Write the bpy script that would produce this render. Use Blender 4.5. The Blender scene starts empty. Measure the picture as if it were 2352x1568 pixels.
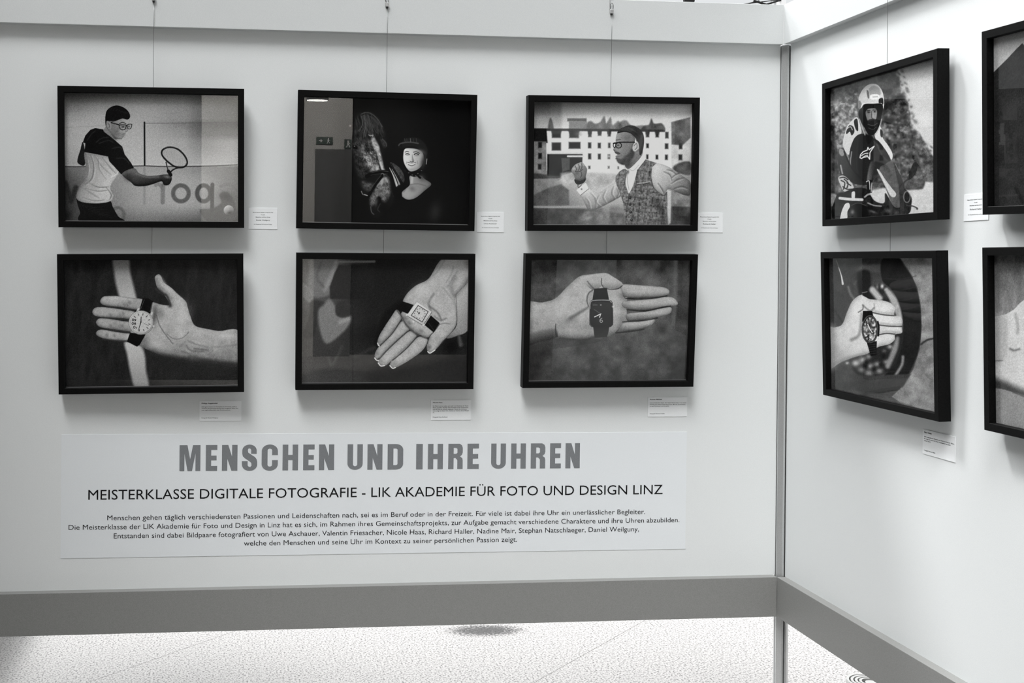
import bpy, bmesh, math, random
import numpy as np
from mathutils import Vector, Matrix

C = bpy.context.scene.collection
SC = bpy.context.scene

SKY = 0.82
CEIL_Y = -3.2
CEIL_X = -3.3
PRINT_GAIN = 1.36
SPOT_W = 4600.0
GLASS_F0 = 0.044

# ---------------------------------------------------------------- camera
cam = bpy.data.cameras.new('camera')
cam_ob = bpy.data.objects.new('camera', cam)
C.objects.link(cam_ob)
SC.camera = cam_ob
cam.sensor_fit = 'HORIZONTAL'
cam.sensor_width = 36.0
cam.lens = 2571.38 * 36.0 / 2352.0
cam.shift_x = (1176.0 - 820.48) / 2352.0
cam.shift_y = (627.01 - 784.0) / 2352.0
YAW, PITCH, ROLL = 0.1017, -0.0097, 0.0072
_f = Vector((math.sin(YAW) * math.cos(PITCH), math.cos(YAW) * math.cos(PITCH), math.sin(PITCH)))
_r = Vector((math.cos(YAW), -math.sin(YAW), 0))
_u = _r.cross(_f)
_r2 = _r * math.cos(ROLL) + _u * math.sin(ROLL)
_u2 = _u * math.cos(ROLL) - _r * math.sin(ROLL)
cam_ob.matrix_world = Matrix(((_r2.x, _u2.x, -_f.x, -1.66), (_r2.y, _u2.y, -_f.y, -3.3082),
                              (_r2.z, _u2.z, -_f.z, 1.6006), (0, 0, 0, 1)))
cam.clip_start = 0.05

# ---------------------------------------------------------------- colour management, sky, suns
vs = SC.view_settings
vs.view_transform = 'Standard'
vs.look = 'None'
vs.gamma = 1.0
vs.use_curve_mapping = False
vs.exposure = 0.0

SC.cycles.use_adaptive_sampling = False

world = bpy.data.worlds.new('hall_sky')
SC.world = world
world.use_nodes = True
wn = world.node_tree.nodes
wn['Background'].inputs['Color'].default_value = (0.95, 0.98, 1.0, 1)
wn['Background'].inputs['Strength'].default_value = SKY

def sun(name, direction, strength, angle, color=(1, 1, 1)):
    l = bpy.data.lights.new(name, 'SUN')
    l.energy = strength
    l.angle = math.radians(angle)
    l.color = color
    o = bpy.data.objects.new(name, l)
    C.objects.link(o)
    o.rotation_euler = Vector(direction).to_track_quat('-Z', 'Y').to_euler()
    o.location = (-3, 4, 7)
    return o

def area(name, loc, target, sx, sy, watts, color=(1, 1, 1)):
    l = bpy.data.lights.new(name, 'AREA')
    l.shape = 'RECTANGLE'
    l.size, l.size_y = sx, sy
    l.energy = watts
    l.color = color
    o = bpy.data.objects.new(name, l)
    C.objects.link(o)
    o.location = loc
    o.rotation_euler = (Vector(target) - Vector(loc)).to_track_quat('-Z', 'Y').to_euler()
    return o

sun('sun_through_roof', (0.42, -0.42, -1), 2.5, 9)
sun('sun_low_glazing', (0.42, -1.0, -1), 2.3, 20)
sun('side_fill', (1.0, 0.10, -1.2), 2.1, 35)  # added fill from the left that brightens the side panel, no window there
sun('front_skylight', (0.26, 0.46, -1), 3.1, 21)

# ---------------------------------------------------------------- helpers
class MB:
    """collects shapes for ONE mesh object"""
    def __init__(self):
        self.v, self.f = [], []

    def add(self, verts, faces):
        n = len(self.v)
        self.v += [tuple(p) for p in verts]
        self.f += [tuple(n + i for i in q) for q in faces]
        return self

    def box(self, x0, y0, z0, x1, y1, z1):
        return self.add([(x0, y0, z0), (x1, y0, z0), (x1, y1, z0), (x0, y1, z0),
                         (x0, y0, z1), (x1, y0, z1), (x1, y1, z1), (x0, y1, z1)],
                        [(0, 3, 2, 1), (4, 5, 6, 7), (0, 1, 5, 4), (1, 2, 6, 5), (2, 3, 7, 6), (3, 0, 4, 7)])

    def prism(self, pts, z0, z1):
        n = len(pts)
        return self.add([(x, y, z0) for x, y in pts] + [(x, y, z1) for x, y in pts],
                        [tuple(range(n - 1, -1, -1)), tuple(range(n, 2 * n))] +
                        [(i, (i + 1) % n, n + (i + 1) % n, n + i) for i in range(n)])

    def tube(self, path, r, seg=8, closed=False):
        P = [Vector(p) for p in path]
        n = len(P)
        rings = []
        ref = None
        for i in range(n):
            a = P[(i - 1) % n] if (closed or i > 0) else P[i]
            b = P[(i + 1) % n] if (closed or i < n - 1) else P[i]
            t = (b - a).normalized()
            if ref is None:
                ref = t.orthogonal().normalized()
            ref = (ref - t * ref.dot(t)).normalized()
            o = t.cross(ref)
            rings.append([P[i] + (ref * math.cos(k * math.tau / seg) + o * math.sin(k * math.tau / seg)) * r
                          for k in range(seg)])
        vs_, fs = [p for q in rings for p in q], []
        for i in range(n if closed else n - 1):
            j = (i + 1) % n
            for k in range(seg):
                k2 = (k + 1) % seg
                fs.append((i * seg + k, i * seg + k2, j * seg + k2, j * seg + k))
        if not closed:
            fs.append(tuple(range(seg - 1, -1, -1)))
            fs.append(tuple((n - 1) * seg + k for k in range(seg)))
        return self.add(vs_, fs)

    def build(self, name, mat, parent=None, bevel=0.0, smooth=False):
        me = bpy.data.meshes.new(name)
        me.from_pydata(self.v, [], self.f)
        me.validate()
        bm = bmesh.new()
        bm.from_mesh(me)
        bmesh.ops.recalc_face_normals(bm, faces=bm.faces)
        if bevel:
            bmesh.ops.bevel(bm, geom=[e for e in bm.edges if len(e.link_faces) == 2 and e.calc_face_angle(0) > 0.5],
                            offset=bevel, segments=2, profile=0.5, affect='EDGES')
        bm.to_mesh(me)
        bm.free()
        if smooth:
            me.shade_smooth()
        me.materials.append(mat)
        o = bpy.data.objects.new(name, me)
        C.objects.link(o)
        if parent:
            o.parent = parent
        return o

def tag(o, label=None, cat=None, group=None, kind=None):
    if label: o['label'] = label
    if cat: o['category'] = cat
    if group: o['group'] = group
    if kind: o['kind'] = kind
    return o

def structure(o, label, cat):
    return tag(o, label, cat, None, 'structure')

def empty(name, M):
    o = bpy.data.objects.new(name, None)
    o.empty_display_size = 0.05
    C.objects.link(o)
    o.matrix_world = M
    return o

# ---------------------------------------------------------------- materials
def mat(name, color=(0.8, 0.8, 0.8), rough=0.5, metal=0.0, spec=0.5):
    m = bpy.data.materials.new(name)
    m.use_nodes = True
    b = m.node_tree.nodes['Principled BSDF']
    b.inputs['Base Color'].default_value = (*color, 1)
    b.inputs['Roughness'].default_value = rough
    b.inputs['Metallic'].default_value = metal
    b.inputs['Specular IOR Level'].default_value = spec
    return m

def node(m, kind, **props):
    n = m.node_tree.nodes.new(kind)
    for k, v in props.items():
        setattr(n, k, v)
    return n

def link(m, a, b):
    m.node_tree.links.new(a, b)

def speckle(m, c0, c1, scale, detail=4.0, lo=0.35, hi=0.65, bump=0.0):
    """fine noise between two colours on the object's own coordinates"""
    tc = node(m, 'ShaderNodeTexCoord')
    nz = node(m, 'ShaderNodeTexNoise')
    nz.inputs['Scale'].default_value = scale
    nz.inputs['Detail'].default_value = detail
    link(m, tc.outputs['Object'], nz.inputs['Vector'])
    rp = node(m, 'ShaderNodeValToRGB')
    rp.color_ramp.elements[0].position = lo
    rp.color_ramp.elements[1].position = hi
    rp.color_ramp.elements[0].color = (*c0, 1)
    rp.color_ramp.elements[1].color = (*c1, 1)
    link(m, nz.outputs['Fac'], rp.inputs['Fac'])
    b = m.node_tree.nodes['Principled BSDF']
    link(m, rp.outputs['Color'], b.inputs['Base Color'])
    if bump:
        bp = node(m, 'ShaderNodeBump')
        bp.inputs['Strength'].default_value = bump
        bp.inputs['Distance'].default_value = 0.0005
        link(m, nz.outputs['Fac'], bp.inputs['Height'])
        link(m, bp.outputs['Normal'], b.inputs['Normal'])
    return m

M_panel = speckle(mat('panel_laminate', rough=0.55, spec=0.3), (0.70, 0.725, 0.73), (0.80, 0.82, 0.82), 900)
M_beam = speckle(mat('header_laminate', rough=0.55, spec=0.3), (0.60, 0.62, 0.625), (0.69, 0.71, 0.71), 900)
M_band = speckle(mat('kick_band_grey', rough=0.5, spec=0.3), (0.200, 0.202, 0.196), (0.270, 0.272, 0.265), 900)
M_alu = speckle(mat('brushed_aluminium', rough=0.38, metal=0.6), (0.52, 0.53, 0.53), (0.62, 0.63, 0.63), 700)
M_slot = mat('slot_shadow_black', (0.012, 0.012, 0.012), 0.8)
M_frame = speckle(mat('black_stained_wood', rough=0.5, spec=0.09), (0.0015, 0.0015, 0.0015), (0.0045, 0.0045, 0.0045), 260)
M_paper = speckle(mat('white_card', rough=0.7, spec=0.2), (0.84, 0.86, 0.87), (0.90, 0.92, 0.93), 1200)
M_ink = mat('black_ink', (0.012, 0.012, 0.013), 0.7, spec=0.1)
M_greyink = speckle(mat('grey_ink', rough=0.7, spec=0.1), (0.17, 0.18, 0.19), (0.235, 0.245, 0.255), 1200)
M_wire = mat('steel_wire', (0.25, 0.26, 0.26), 0.35, 0.8)
M_clamp = mat('nickel_clamp', (0.62, 0.63, 0.63), 0.3, 0.6)
M_clampdark = mat('dark_clamp_tip', (0.03, 0.03, 0.03), 0.5, 0.3)
M_hallwall = speckle(mat('hall_plaster', rough=0.8, spec=0.1), (0.53, 0.52, 0.50), (0.54, 0.53, 0.51), 6)
M_dark = mat('hall_dark_cladding', (0.02, 0.02, 0.02), 0.9, spec=0.05)
M_door = mat('hall_door_grey', (0.11, 0.11, 0.11), 0.6)
M_signgreen = mat('exit_sign_green', (0.05, 0.075, 0.062), 0.5)
M_white = mat('white_metal', (0.8, 0.8, 0.8), 0.5)
M_grille = mat('outlet_metal', (0.42, 0.42, 0.41), 0.4, 0.2)

def glass_material():
    m = bpy.data.materials.new('picture_glass')
    m.use_nodes = True
    nt = m.node_tree
    nt.nodes.remove(nt.nodes['Principled BSDF'])
    out = nt.nodes['Material Output']
    tr = node(m, 'ShaderNodeBsdfTransparent')
    gl = node(m, 'ShaderNodeBsdfGlossy')
    gl.inputs['Roughness'].default_value = 0.0
    # thin pane: the same Schlick reflectance from either side
    geo = node(m, 'ShaderNodeNewGeometry')
    dot = node(m, 'ShaderNodeVectorMath', operation='DOT_PRODUCT')
    link(m, geo.outputs['Normal'], dot.inputs[0])
    link(m, geo.outputs['Incoming'], dot.inputs[1])
    def op(kind, x, y=None):
        q = node(m, 'ShaderNodeMath', operation=kind)
        for k, v in enumerate((x, y)):
            if v is None: continue
            if isinstance(v, (int, float)): q.inputs[k].default_value = v
            else: link(m, v, q.inputs[k])
        return q.outputs[0]
    g = op('POWER', op('SUBTRACT', 1.0, op('ABSOLUTE', dot.outputs['Value'])), 5.0)
    fac = op('ADD', op('MULTIPLY', g, 1.0 - GLASS_F0), GLASS_F0)
    mx = node(m, 'ShaderNodeMixShader')
    link(m, fac, mx.inputs['Fac'])
    link(m, tr.outputs['BSDF'], mx.inputs[1])
    link(m, gl.outputs['BSDF'], mx.inputs[2])
    link(m, mx.outputs['Shader'], out.inputs['Surface'])
    return m
M_glass = glass_material()

def floor_material():
    m = mat('terrazzo_floor', (0.8, 0.8, 0.8), 0.45, spec=0.3)
    b = m.node_tree.nodes['Principled BSDF']
    tc = node(m, 'ShaderNodeTexCoord')
    n1 = node(m, 'ShaderNodeTexNoise')
    n1.inputs['Scale'].default_value = 130
    n1.inputs['Detail'].default_value = 3
    link(m, tc.outputs['Object'], n1.inputs['Vector'])
    r1 = node(m, 'ShaderNodeValToRGB')
    e = r1.color_ramp.elements
    e[0].position, e[0].color = 0.33, (0.085, 0.083, 0.081, 1)
    e[1].position, e[1].color = 0.53, (0.43, 0.42, 0.412, 1)
    link(m, n1.outputs['Fac'], r1.inputs['Fac'])
    # tile joints, running at 45 degrees to the display panels
    sp = node(m, 'ShaderNodeSeparateXYZ')
    link(m, tc.outputs['Object'], sp.inputs[0])
    def math_(op, a, bb=None):
        q = node(m, 'ShaderNodeMath', operation=op)
        for i, x in enumerate((a, bb)):
            if x is None: continue
            if isinstance(x, (int, float)): q.inputs[i].default_value = x
            else: link(m, x, q.inputs[i])
        return q.outputs[0]
    s = math_('SUBTRACT', sp.outputs['Y'], sp.outputs['X'])
    s = math_('MULTIPLY', s, 0.7071)
    s = math_('SUBTRACT', s, 0.994)
    s = math_('DIVIDE', s, 1.297)
    s = math_('FRACT', s)
    s = math_('SUBTRACT', s, 0.5)
    s = math_('ABSOLUTE', s)
    j = math_('GREATER_THAN', s, 0.4990)
    mx = node(m, 'ShaderNodeMix', data_type='RGBA')
    link(m, j, mx.inputs['Factor'])
    link(m, r1.outputs['Color'], mx.inputs['A'])
    mx.inputs['B'].default_value = (0.10, 0.095, 0.09, 1)
    # a dark speckled patch with a shape of its own
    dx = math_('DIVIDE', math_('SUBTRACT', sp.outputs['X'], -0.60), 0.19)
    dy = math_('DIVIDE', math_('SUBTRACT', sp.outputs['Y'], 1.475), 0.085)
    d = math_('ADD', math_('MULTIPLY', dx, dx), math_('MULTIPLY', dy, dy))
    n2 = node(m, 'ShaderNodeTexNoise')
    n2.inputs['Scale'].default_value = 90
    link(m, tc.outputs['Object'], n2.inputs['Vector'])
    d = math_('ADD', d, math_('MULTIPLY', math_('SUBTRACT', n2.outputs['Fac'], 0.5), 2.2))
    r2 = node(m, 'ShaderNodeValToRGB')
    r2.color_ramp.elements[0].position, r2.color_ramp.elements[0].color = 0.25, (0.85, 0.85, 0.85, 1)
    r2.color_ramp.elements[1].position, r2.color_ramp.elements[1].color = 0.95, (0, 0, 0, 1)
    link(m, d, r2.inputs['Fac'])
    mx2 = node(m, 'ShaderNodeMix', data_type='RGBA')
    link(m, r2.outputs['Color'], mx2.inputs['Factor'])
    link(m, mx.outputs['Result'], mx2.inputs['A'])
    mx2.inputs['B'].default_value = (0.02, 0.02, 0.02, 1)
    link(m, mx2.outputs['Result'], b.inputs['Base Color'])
    return m
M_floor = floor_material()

def text_mesh(body, width, height=None, bold=0.0, cap=None):
    """outline text with the built-in typeface, scaled to width (and height), origin left of the baseline, lying in x / z"""
    cu = bpy.data.curves.new('lettering', 'FONT')
    cu.body = body
    cu.resolution_u = 3
    cu.offset = bold
    ob = bpy.data.objects.new('lettering', cu)
    C.objects.link(ob)
    dg = bpy.context.evaluated_depsgraph_get()
    me = bpy.data.meshes.new_from_object(ob.evaluated_get(dg))
    bpy.data.objects.remove(ob)
    bpy.data.curves.remove(cu)
    co = np.empty(len(me.vertices) * 3, np.float32)
    me.vertices.foreach_get('co', co)
    co = co.reshape(-1, 3)
    x0, x1 = co[:, 0].min(), co[:, 0].max()
    sx = width / (x1 - x0)
    sz = sx if cap is None else cap / 0.73
    V = np.stack([(co[:, 0] - x0) * sx, np.zeros(len(co)), co[:, 1] * sz], 1)
    F = [tuple(p.vertices) for p in me.polygons]
    bpy.data.meshes.remove(me)
    return V, F

def put_text(mb, body, x, z, width, cap, bold=0.0, rot=0.0, y=-0.0006):
    V, F = text_mesh(body, width, cap=cap, bold=bold)
    c, s = math.cos(rot), math.sin(rot)
    mb.add([(x + a * c - b * s, y, z + a * s + b * c) for a, _, b in V], F)

# ---------------------------------------------------------------- the setting
PY = 0.011        # panel face, a little behind the header and kick band
BY = -0.012
ZT, ZTOP, ZB, ZC = 2.2788, 2.400, 0.6399, 0.5175

structure(MB().box(-4.2, PY, ZB, -0.010, PY + 0.019, ZT).build('wall_back', M_panel),
          'long light grey display panel holding three columns of framed pictures', 'wall')
structure(MB().box(PY, -2.6, ZB, PY + 0.019, -0.013, ZT).build('wall_right', M_panel),
          'light grey display panel meeting the long one at the corner post', 'wall')
structure(MB().box(-4.2, BY, ZT, BY, PY + 0.022, ZTOP).build('trim_1', M_beam, bevel=0.001),
          'light grey header beam along the top of the long display panel', 'beam')
structure(MB().box(BY, -2.6, ZT, PY + 0.022, BY, ZTOP).add([], []).build('trim_2', M_beam, bevel=0.001),
          'sunlit light header beam along the top of the shorter side panel', 'beam')
structure(MB().box(-4.2, BY - 0.004, ZC, BY - 0.004, PY + 0.022, ZB).build('baseboard_back', M_band, bevel=0.001),
          'dark grey kick band under the long display panel', 'kick band')
structure(MB().box(BY - 0.004, -2.6, ZC, PY + 0.022, BY - 0.004, ZB).build('baseboard_right', M_band, bevel=0.001),
          'dark grey kick band under the shorter side panel', 'kick band')

# octagonal slotted corner post
def corner_post(cx, cy):
    pts = []
    R_ = 0.0215
    for k in range(8):
        a = math.radians(22.5 + 45 * k)
        a2 = math.radians(22.5 + 45 * (k + 1))
        p, q = Vector((math.cos(a), math.sin(a))) * R_, Vector((math.cos(a2), math.sin(a2))) * R_
        n = -((p + q) / 2).normalized()
        m0, m1 = p.lerp(q, 0.36), p.lerp(q, 0.64)
        pts += [p, m0, m0 + n * 0.006, m1 + n * 0.006, m1] if k % 2 else [p]
    root = empty('corner_post', Matrix.Translation((cx, cy, 0)))
    MB().prism([(v.x, v.y) for v in pts], 0.008, ZT).build('profile', M_alu, root)
    core = MB()
    core.prism([(math.cos(k * math.tau / 16) * 0.0143, math.sin(k * math.tau / 16) * 0.0143) for k in range(16)], 0.009, ZT - 0.001)
    core.build('slot_core', M_slot, root)
    MB().prism([(math.cos(k * math.tau / 24) * 0.03, math.sin(k * math.tau / 24) * 0.03) for k in range(24)], 0, 0.008).build('foot', M_alu, root, bevel=0.002)
    return root
tag(corner_post(0.0115, 0.0115), 'slim slotted aluminium post in the corner between the two display panels', 'post')

# floor and the hall round the stand
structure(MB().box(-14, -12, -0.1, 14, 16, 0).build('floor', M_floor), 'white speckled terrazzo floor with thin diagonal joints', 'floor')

# ---------------------------------------------------------------- drawing the printed photographs
class Sheet:
    """grey tones of one printed photograph, drawn with soft outlines on a fine grid"""
    def __init__(self, corners, w=520, h=390, seed=1):
        (x0, y0), (x1, y1), (x2, y2), (x3, y3) = corners
        # projective map of the unit square to the drawing's own coordinates
        dx1, dx2, dx3 = x1 - x2, x3 - x2, x0 - x1 + x2 - x3
        dy1, dy2, dy3 = y1 - y2, y3 - y2, y0 - y1 + y2 - y3
        den = dx1 * dy2 - dx2 * dy1
        g, hh = (dx3 * dy2 - dx2 * dy3) / den, (dx1 * dy3 - dx3 * dy1) / den
        u, v = np.meshgrid(np.linspace(0, 1, w), np.linspace(0, 1, h))
        k = g * u + hh * v + 1
        self.x = ((x1 - x0 + g * x1) * u + (x3 - x0 + hh * x3) * v + x0) / k
        self.y = ((y1 - y0 + g * y1) * u + (y3 - y0 + hh * y3) * v + y0) / k
        self.t = np.zeros((h, w))
        self.px = abs(x1 - x0) / w
        self.rng = np.random.default_rng(seed)
        self.w, self.h = w, h

    def win(self, x0, y0, x1, y1):
        m = (self.x >= x0) & (self.x <= x1) & (self.y >= y0) & (self.y <= y1)
        r, c = np.where(m.any(1))[0], np.where(m.any(0))[0]
        if not len(r) or not len(c): return None
        return (slice(r[0], r[-1] + 1), slice(c[0], c[-1] + 1))

    @staticmethod
    def curve(P, closed, n=5):
        P = np.array(P, float)
        N = len(P)
        if N < 3: return P
        out = []
        for i in range(N if closed else N - 1):
            if closed: a, b, c, d = P[i - 1], P[i], P[(i + 1) % N], P[(i + 2) % N]
            else: a, b, c, d = P[max(i - 1, 0)], P[i], P[i + 1], P[min(i + 2, N - 1)]
            for k in range(n):
                s = k / n
                out.append(0.5 * (2 * b + (c - a) * s + (2 * a - 5 * b + 4 * c - d) * s * s + (3 * b - a - 3 * c + d) * s ** 3))
        if not closed: out.append(P[-1])
        return np.array(out)

    def value(self, val, X, Y):
        if callable(val): return val(X, Y)
        if isinstance(val, tuple):           # (xa, ya, va, xb, yb, vb): tone running from a to b
            xa, ya, va, xb, yb, vb = val
            d = (xb - xa) ** 2 + (yb - ya) ** 2
            s = np.clip(((X - xa) * (xb - xa) + (Y - ya) * (yb - ya)) / d, 0, 1)
            return va + (vb - va) * s
        return val

    def mixin(self, sl, alpha, val):
        self.t[sl] += (self.value(val, self.x[sl], self.y[sl]) - self.t[sl]) * alpha

    def fill(self, val, P, soft=4, smooth=True, a=1.0, relief=None):
        P = self.curve(P, True) if smooth else np.array(P, float)
        soft = max(soft, self.px)
        sl = self.win(P[:, 0].min() - soft, P[:, 1].min() - soft, P[:, 0].max() + soft, P[:, 1].max() + soft)
        if sl is None: return
        X, Y = self.x[sl], self.y[sl]
        d = np.full(X.shape, 1e9)
        inside = np.zeros(X.shape, bool)
        if relief: NX, NY = np.zeros(X.shape), np.zeros(X.shape)
        Q = np.roll(P, -1, 0)
        for (ax, ay), (bx, by) in zip(P, Q):
            ex, ey = bx - ax, by - ay
            L = ex * ex + ey * ey
            if L < 1e-9: continue
            s = np.clip(((X - ax) * ex + (Y - ay) * ey) / L, 0, 1)
            vx, vy = X - ax - s * ex, Y - ay - s * ey
            q = vx * vx + vy * vy
            if relief:
                c = q < d
                NX, NY = np.where(c, -vx, NX), np.where(c, -vy, NY)
            np.minimum(d, q, out=d)
            if ay != by:
                inside ^= ((ay > Y) != (by > Y)) & (X < (bx - ax) * (Y - ay) / (by - ay) + ax)
        d = np.sqrt(d)
        sd = np.where(inside, d, -d)
        al = np.clip(0.5 + sd / soft, 0, 1)
        al = al * al * (3 - 2 * al)
        if relief:       # rounded body in the photograph: (reach, contrast, lit side in degrees, rim loss)
            R, amt, lit, rim = relief
            r = (1 - np.clip(sd / R, 0, 1)) ** 1.5
            k = np.cos(math.radians(lit)) * NX + np.sin(math.radians(lit)) * NY
            k = k / (d + 1e-6)
            # soften the seams of the nearest-edge field
            for _ in range(3):
                k = (k + np.roll(k, 1, 0) + np.roll(k, -1, 0) + np.roll(k, 1, 1) + np.roll(k, -1, 1)) / 5
            val = self.value(val, X, Y) + amt * k * r - rim * r * r
        self.mixin(sl, al * a, val)

    def stroke(self, val, P, w, soft=4, smooth=True, a=1.0, closed=False):
        P = self.curve(P, closed) if smooth else np.array(P, float)
        if closed: P = np.vstack([P, P[:1]])
        n = len(P)
        W = np.interp(np.linspace(0, 1, n), np.linspace(0, 1, len(w)), w) if isinstance(w, (list, tuple)) else np.full(n, float(w))
        soft = max(soft, self.px)
        m = W.max() / 2 + soft
        sl = self.win(P[:, 0].min() - m, P[:, 1].min() - m, P[:, 0].max() + m, P[:, 1].max() + m)
        if sl is None: return
        X, Y = self.x[sl], self.y[sl]
        best = np.full(X.shape, -1e9)
        for i in range(n - 1):
            (ax, ay), (bx, by) = P[i], P[i + 1]
            ex, ey = bx - ax, by - ay
            L = ex * ex + ey * ey + 1e-9
            s = np.clip(((X - ax) * ex + (Y - ay) * ey) / L, 0, 1)
            d = np.sqrt((X - ax - s * ex) ** 2 + (Y - ay - s * ey) ** 2)
            np.maximum(best, (W[i] + (W[i + 1] - W[i]) * s) / 2 - d, out=best)
        al = np.clip(0.5 + best / soft, 0, 1)
        self.mixin(sl, al * al * (3 - 2 * al) * a, val)

    def blob(self, val, x, y, rx, ry, rot=0, a=1.0):
        m = 2.2 * max(rx, ry)
        sl = self.win(x - m, y - m, x + m, y + m)
        if sl is None: return
        X, Y = self.x[sl] - x, self.y[sl] - y
        c, s = math.cos(math.radians(rot)), math.sin(math.radians(rot))
        q = ((X * c + Y * s) / rx) ** 2 + ((-X * s + Y * c) / ry) ** 2
        self.mixin(sl, np.exp(-q) * a, val)

    def oval(self, val, x, y, rx, ry, rot=0, soft=4, a=1.0):
        c, s = math.cos(math.radians(rot)), math.sin(math.radians(rot))
        self.fill(val, [(x + rx * math.cos(t) * c - ry * math.sin(t) * s, y + rx * math.cos(t) * s + ry * math.sin(t) * c)
                        for t in np.linspace(0, math.tau, 28, endpoint=False)], soft, False, a)

    def ring(self, val, x, y, rx, ry, w, rot=0, soft=4, a=1.0):
        c, s = math.cos(math.radians(rot)), math.sin(math.radians(rot))
        self.stroke(val, [(x + rx * math.cos(t) * c - ry * math.sin(t) * s, y + rx * math.cos(t) * s + ry * math.sin(t) * c)
                          for t in np.linspace(0, math.tau, 28, endpoint=False)], w, soft, False, a, True)

    def grid(self, xs, ys, rows):
        """smooth tone field given on a coarse lattice"""
        R = np.array(rows, float)
        def idx(c, v):
            i = np.clip(np.searchsorted(c, v) - 1, 0, len(c) - 2)
            s = np.clip((v - np.array(c)[i]) / (np.array(c)[i + 1] - np.array(c)[i]), 0, 1)
            return i, s * s * (3 - 2 * s) * 0.6 + s * 0.4
        i, s = idx(xs, self.x)
        j, r = idx(ys, self.y)
        self.t = (R[j, i] * (1 - s) + R[j, i + 1] * s) * (1 - r) + (R[j + 1, i] * (1 - s) + R[j + 1, i + 1] * s) * r

    def noise(self, scale, octaves=3, sx=1.0, rot=0.0):
        """value noise in -1..1 on the whole sheet; scale in drawing units"""
        c, s = math.cos(math.radians(rot)), math.sin(math.radians(rot))
        X, Y = (self.x * c + self.y * s) * sx, -self.x * s + self.y * c
        out = np.zeros(X.shape)
        amp, tot = 1.0, 0.0
        for o in range(octaves):
            L = self.rng.random((64, 64)) * 2 - 1
            a, b = X / scale + 131.7 * o, Y / scale + 57.3 * o
            i, j = np.floor(a).astype(int), np.floor(b).astype(int)
            p, q = a - i, b - j
            p, q = p * p * (3 - 2 * p), q * q * (3 - 2 * q)
            i0, i1, j0, j1 = i % 64, (i + 1) % 64, j % 64, (j + 1) % 64
            out += amp * ((L[j0, i0] * (1 - p) + L[j0, i1] * p) * (1 - q) + (L[j1, i0] * (1 - p) + L[j1, i1] * p) * q)
            tot += amp
            amp *= 0.55
            scale *= 0.5
        return out / tot

    def field(self, F):
        """wrap a whole-sheet array so it can be used as a tone"""
        S = self
        def f(X, Y):
            # locate the window through its first corner
            r = np.where((S.x == X[0, 0]) & (S.y == Y[0, 0]))
            return F[r[0][0]:r[0][0] + X.shape[0], r[1][0]:r[1][0] + X.shape[1]]
        return f

    def limb(self, P, R, v, lit=-90, amt=40, edge=25, soft=6, a=1.0):
        """rounded limb: tone runs across it from the lit side to the far side"""
        P = self.curve(P, False)
        n = len(P)
        W = np.interp(np.linspace(0, 1, n), np.linspace(0, 1, len(R)), R)
        m = W.max() + soft
        sl = self.win(P[:, 0].min() - m, P[:, 1].min() - m, P[:, 0].max() + m, P[:, 1].max() + m)
        if sl is None: return
        X, Y = self.x[sl], self.y[sl]
        lx, ly = math.cos(math.radians(lit)), math.sin(math.radians(lit))
        best = np.full(X.shape, -1e9)
        tone = np.zeros(X.shape)
        for i in range(n - 1):
            (ax, ay), (bx, by) = P[i], P[i + 1]
            ex, ey = bx - ax, by - ay
            L = ex * ex + ey * ey + 1e-9
            s = np.clip(((X - ax) * ex + (Y - ay) * ey) / L, 0, 1)
            qx, qy = X - ax - s * ex, Y - ay - s * ey
            d = np.sqrt(qx * qx + qy * qy)
            r = W[i] + (W[i + 1] - W[i]) * s
            k = (qx * lx + qy * ly) / r
            tn = v + amt * k - edge * np.clip(d / r, 0, 1) ** 3
            up = (r - d) > best
            best = np.where(up, r - d, best)
            tone = np.where(up, tn, tone)
        al = np.clip(0.5 + best / soft, 0, 1)
        self.t[sl] += (tone - self.t[sl]) * al * a

    def done(self, grain=10.0, edge=True):
        g = self.rng.normal(0, grain, self.t.shape)
        g = 0.75 * g + 0.25 * (np.roll(g, 1, 0) + np.roll(g, 1, 1))
        t = self.t + g * (0.45 + 0.55 * np.clip(self.t / 120, 0, 1))
        if edge:
            t[-2:, :] = 120      # the sheet's white paper edge shows along the bottom
        return np.clip(t, 0, 255)

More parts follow.
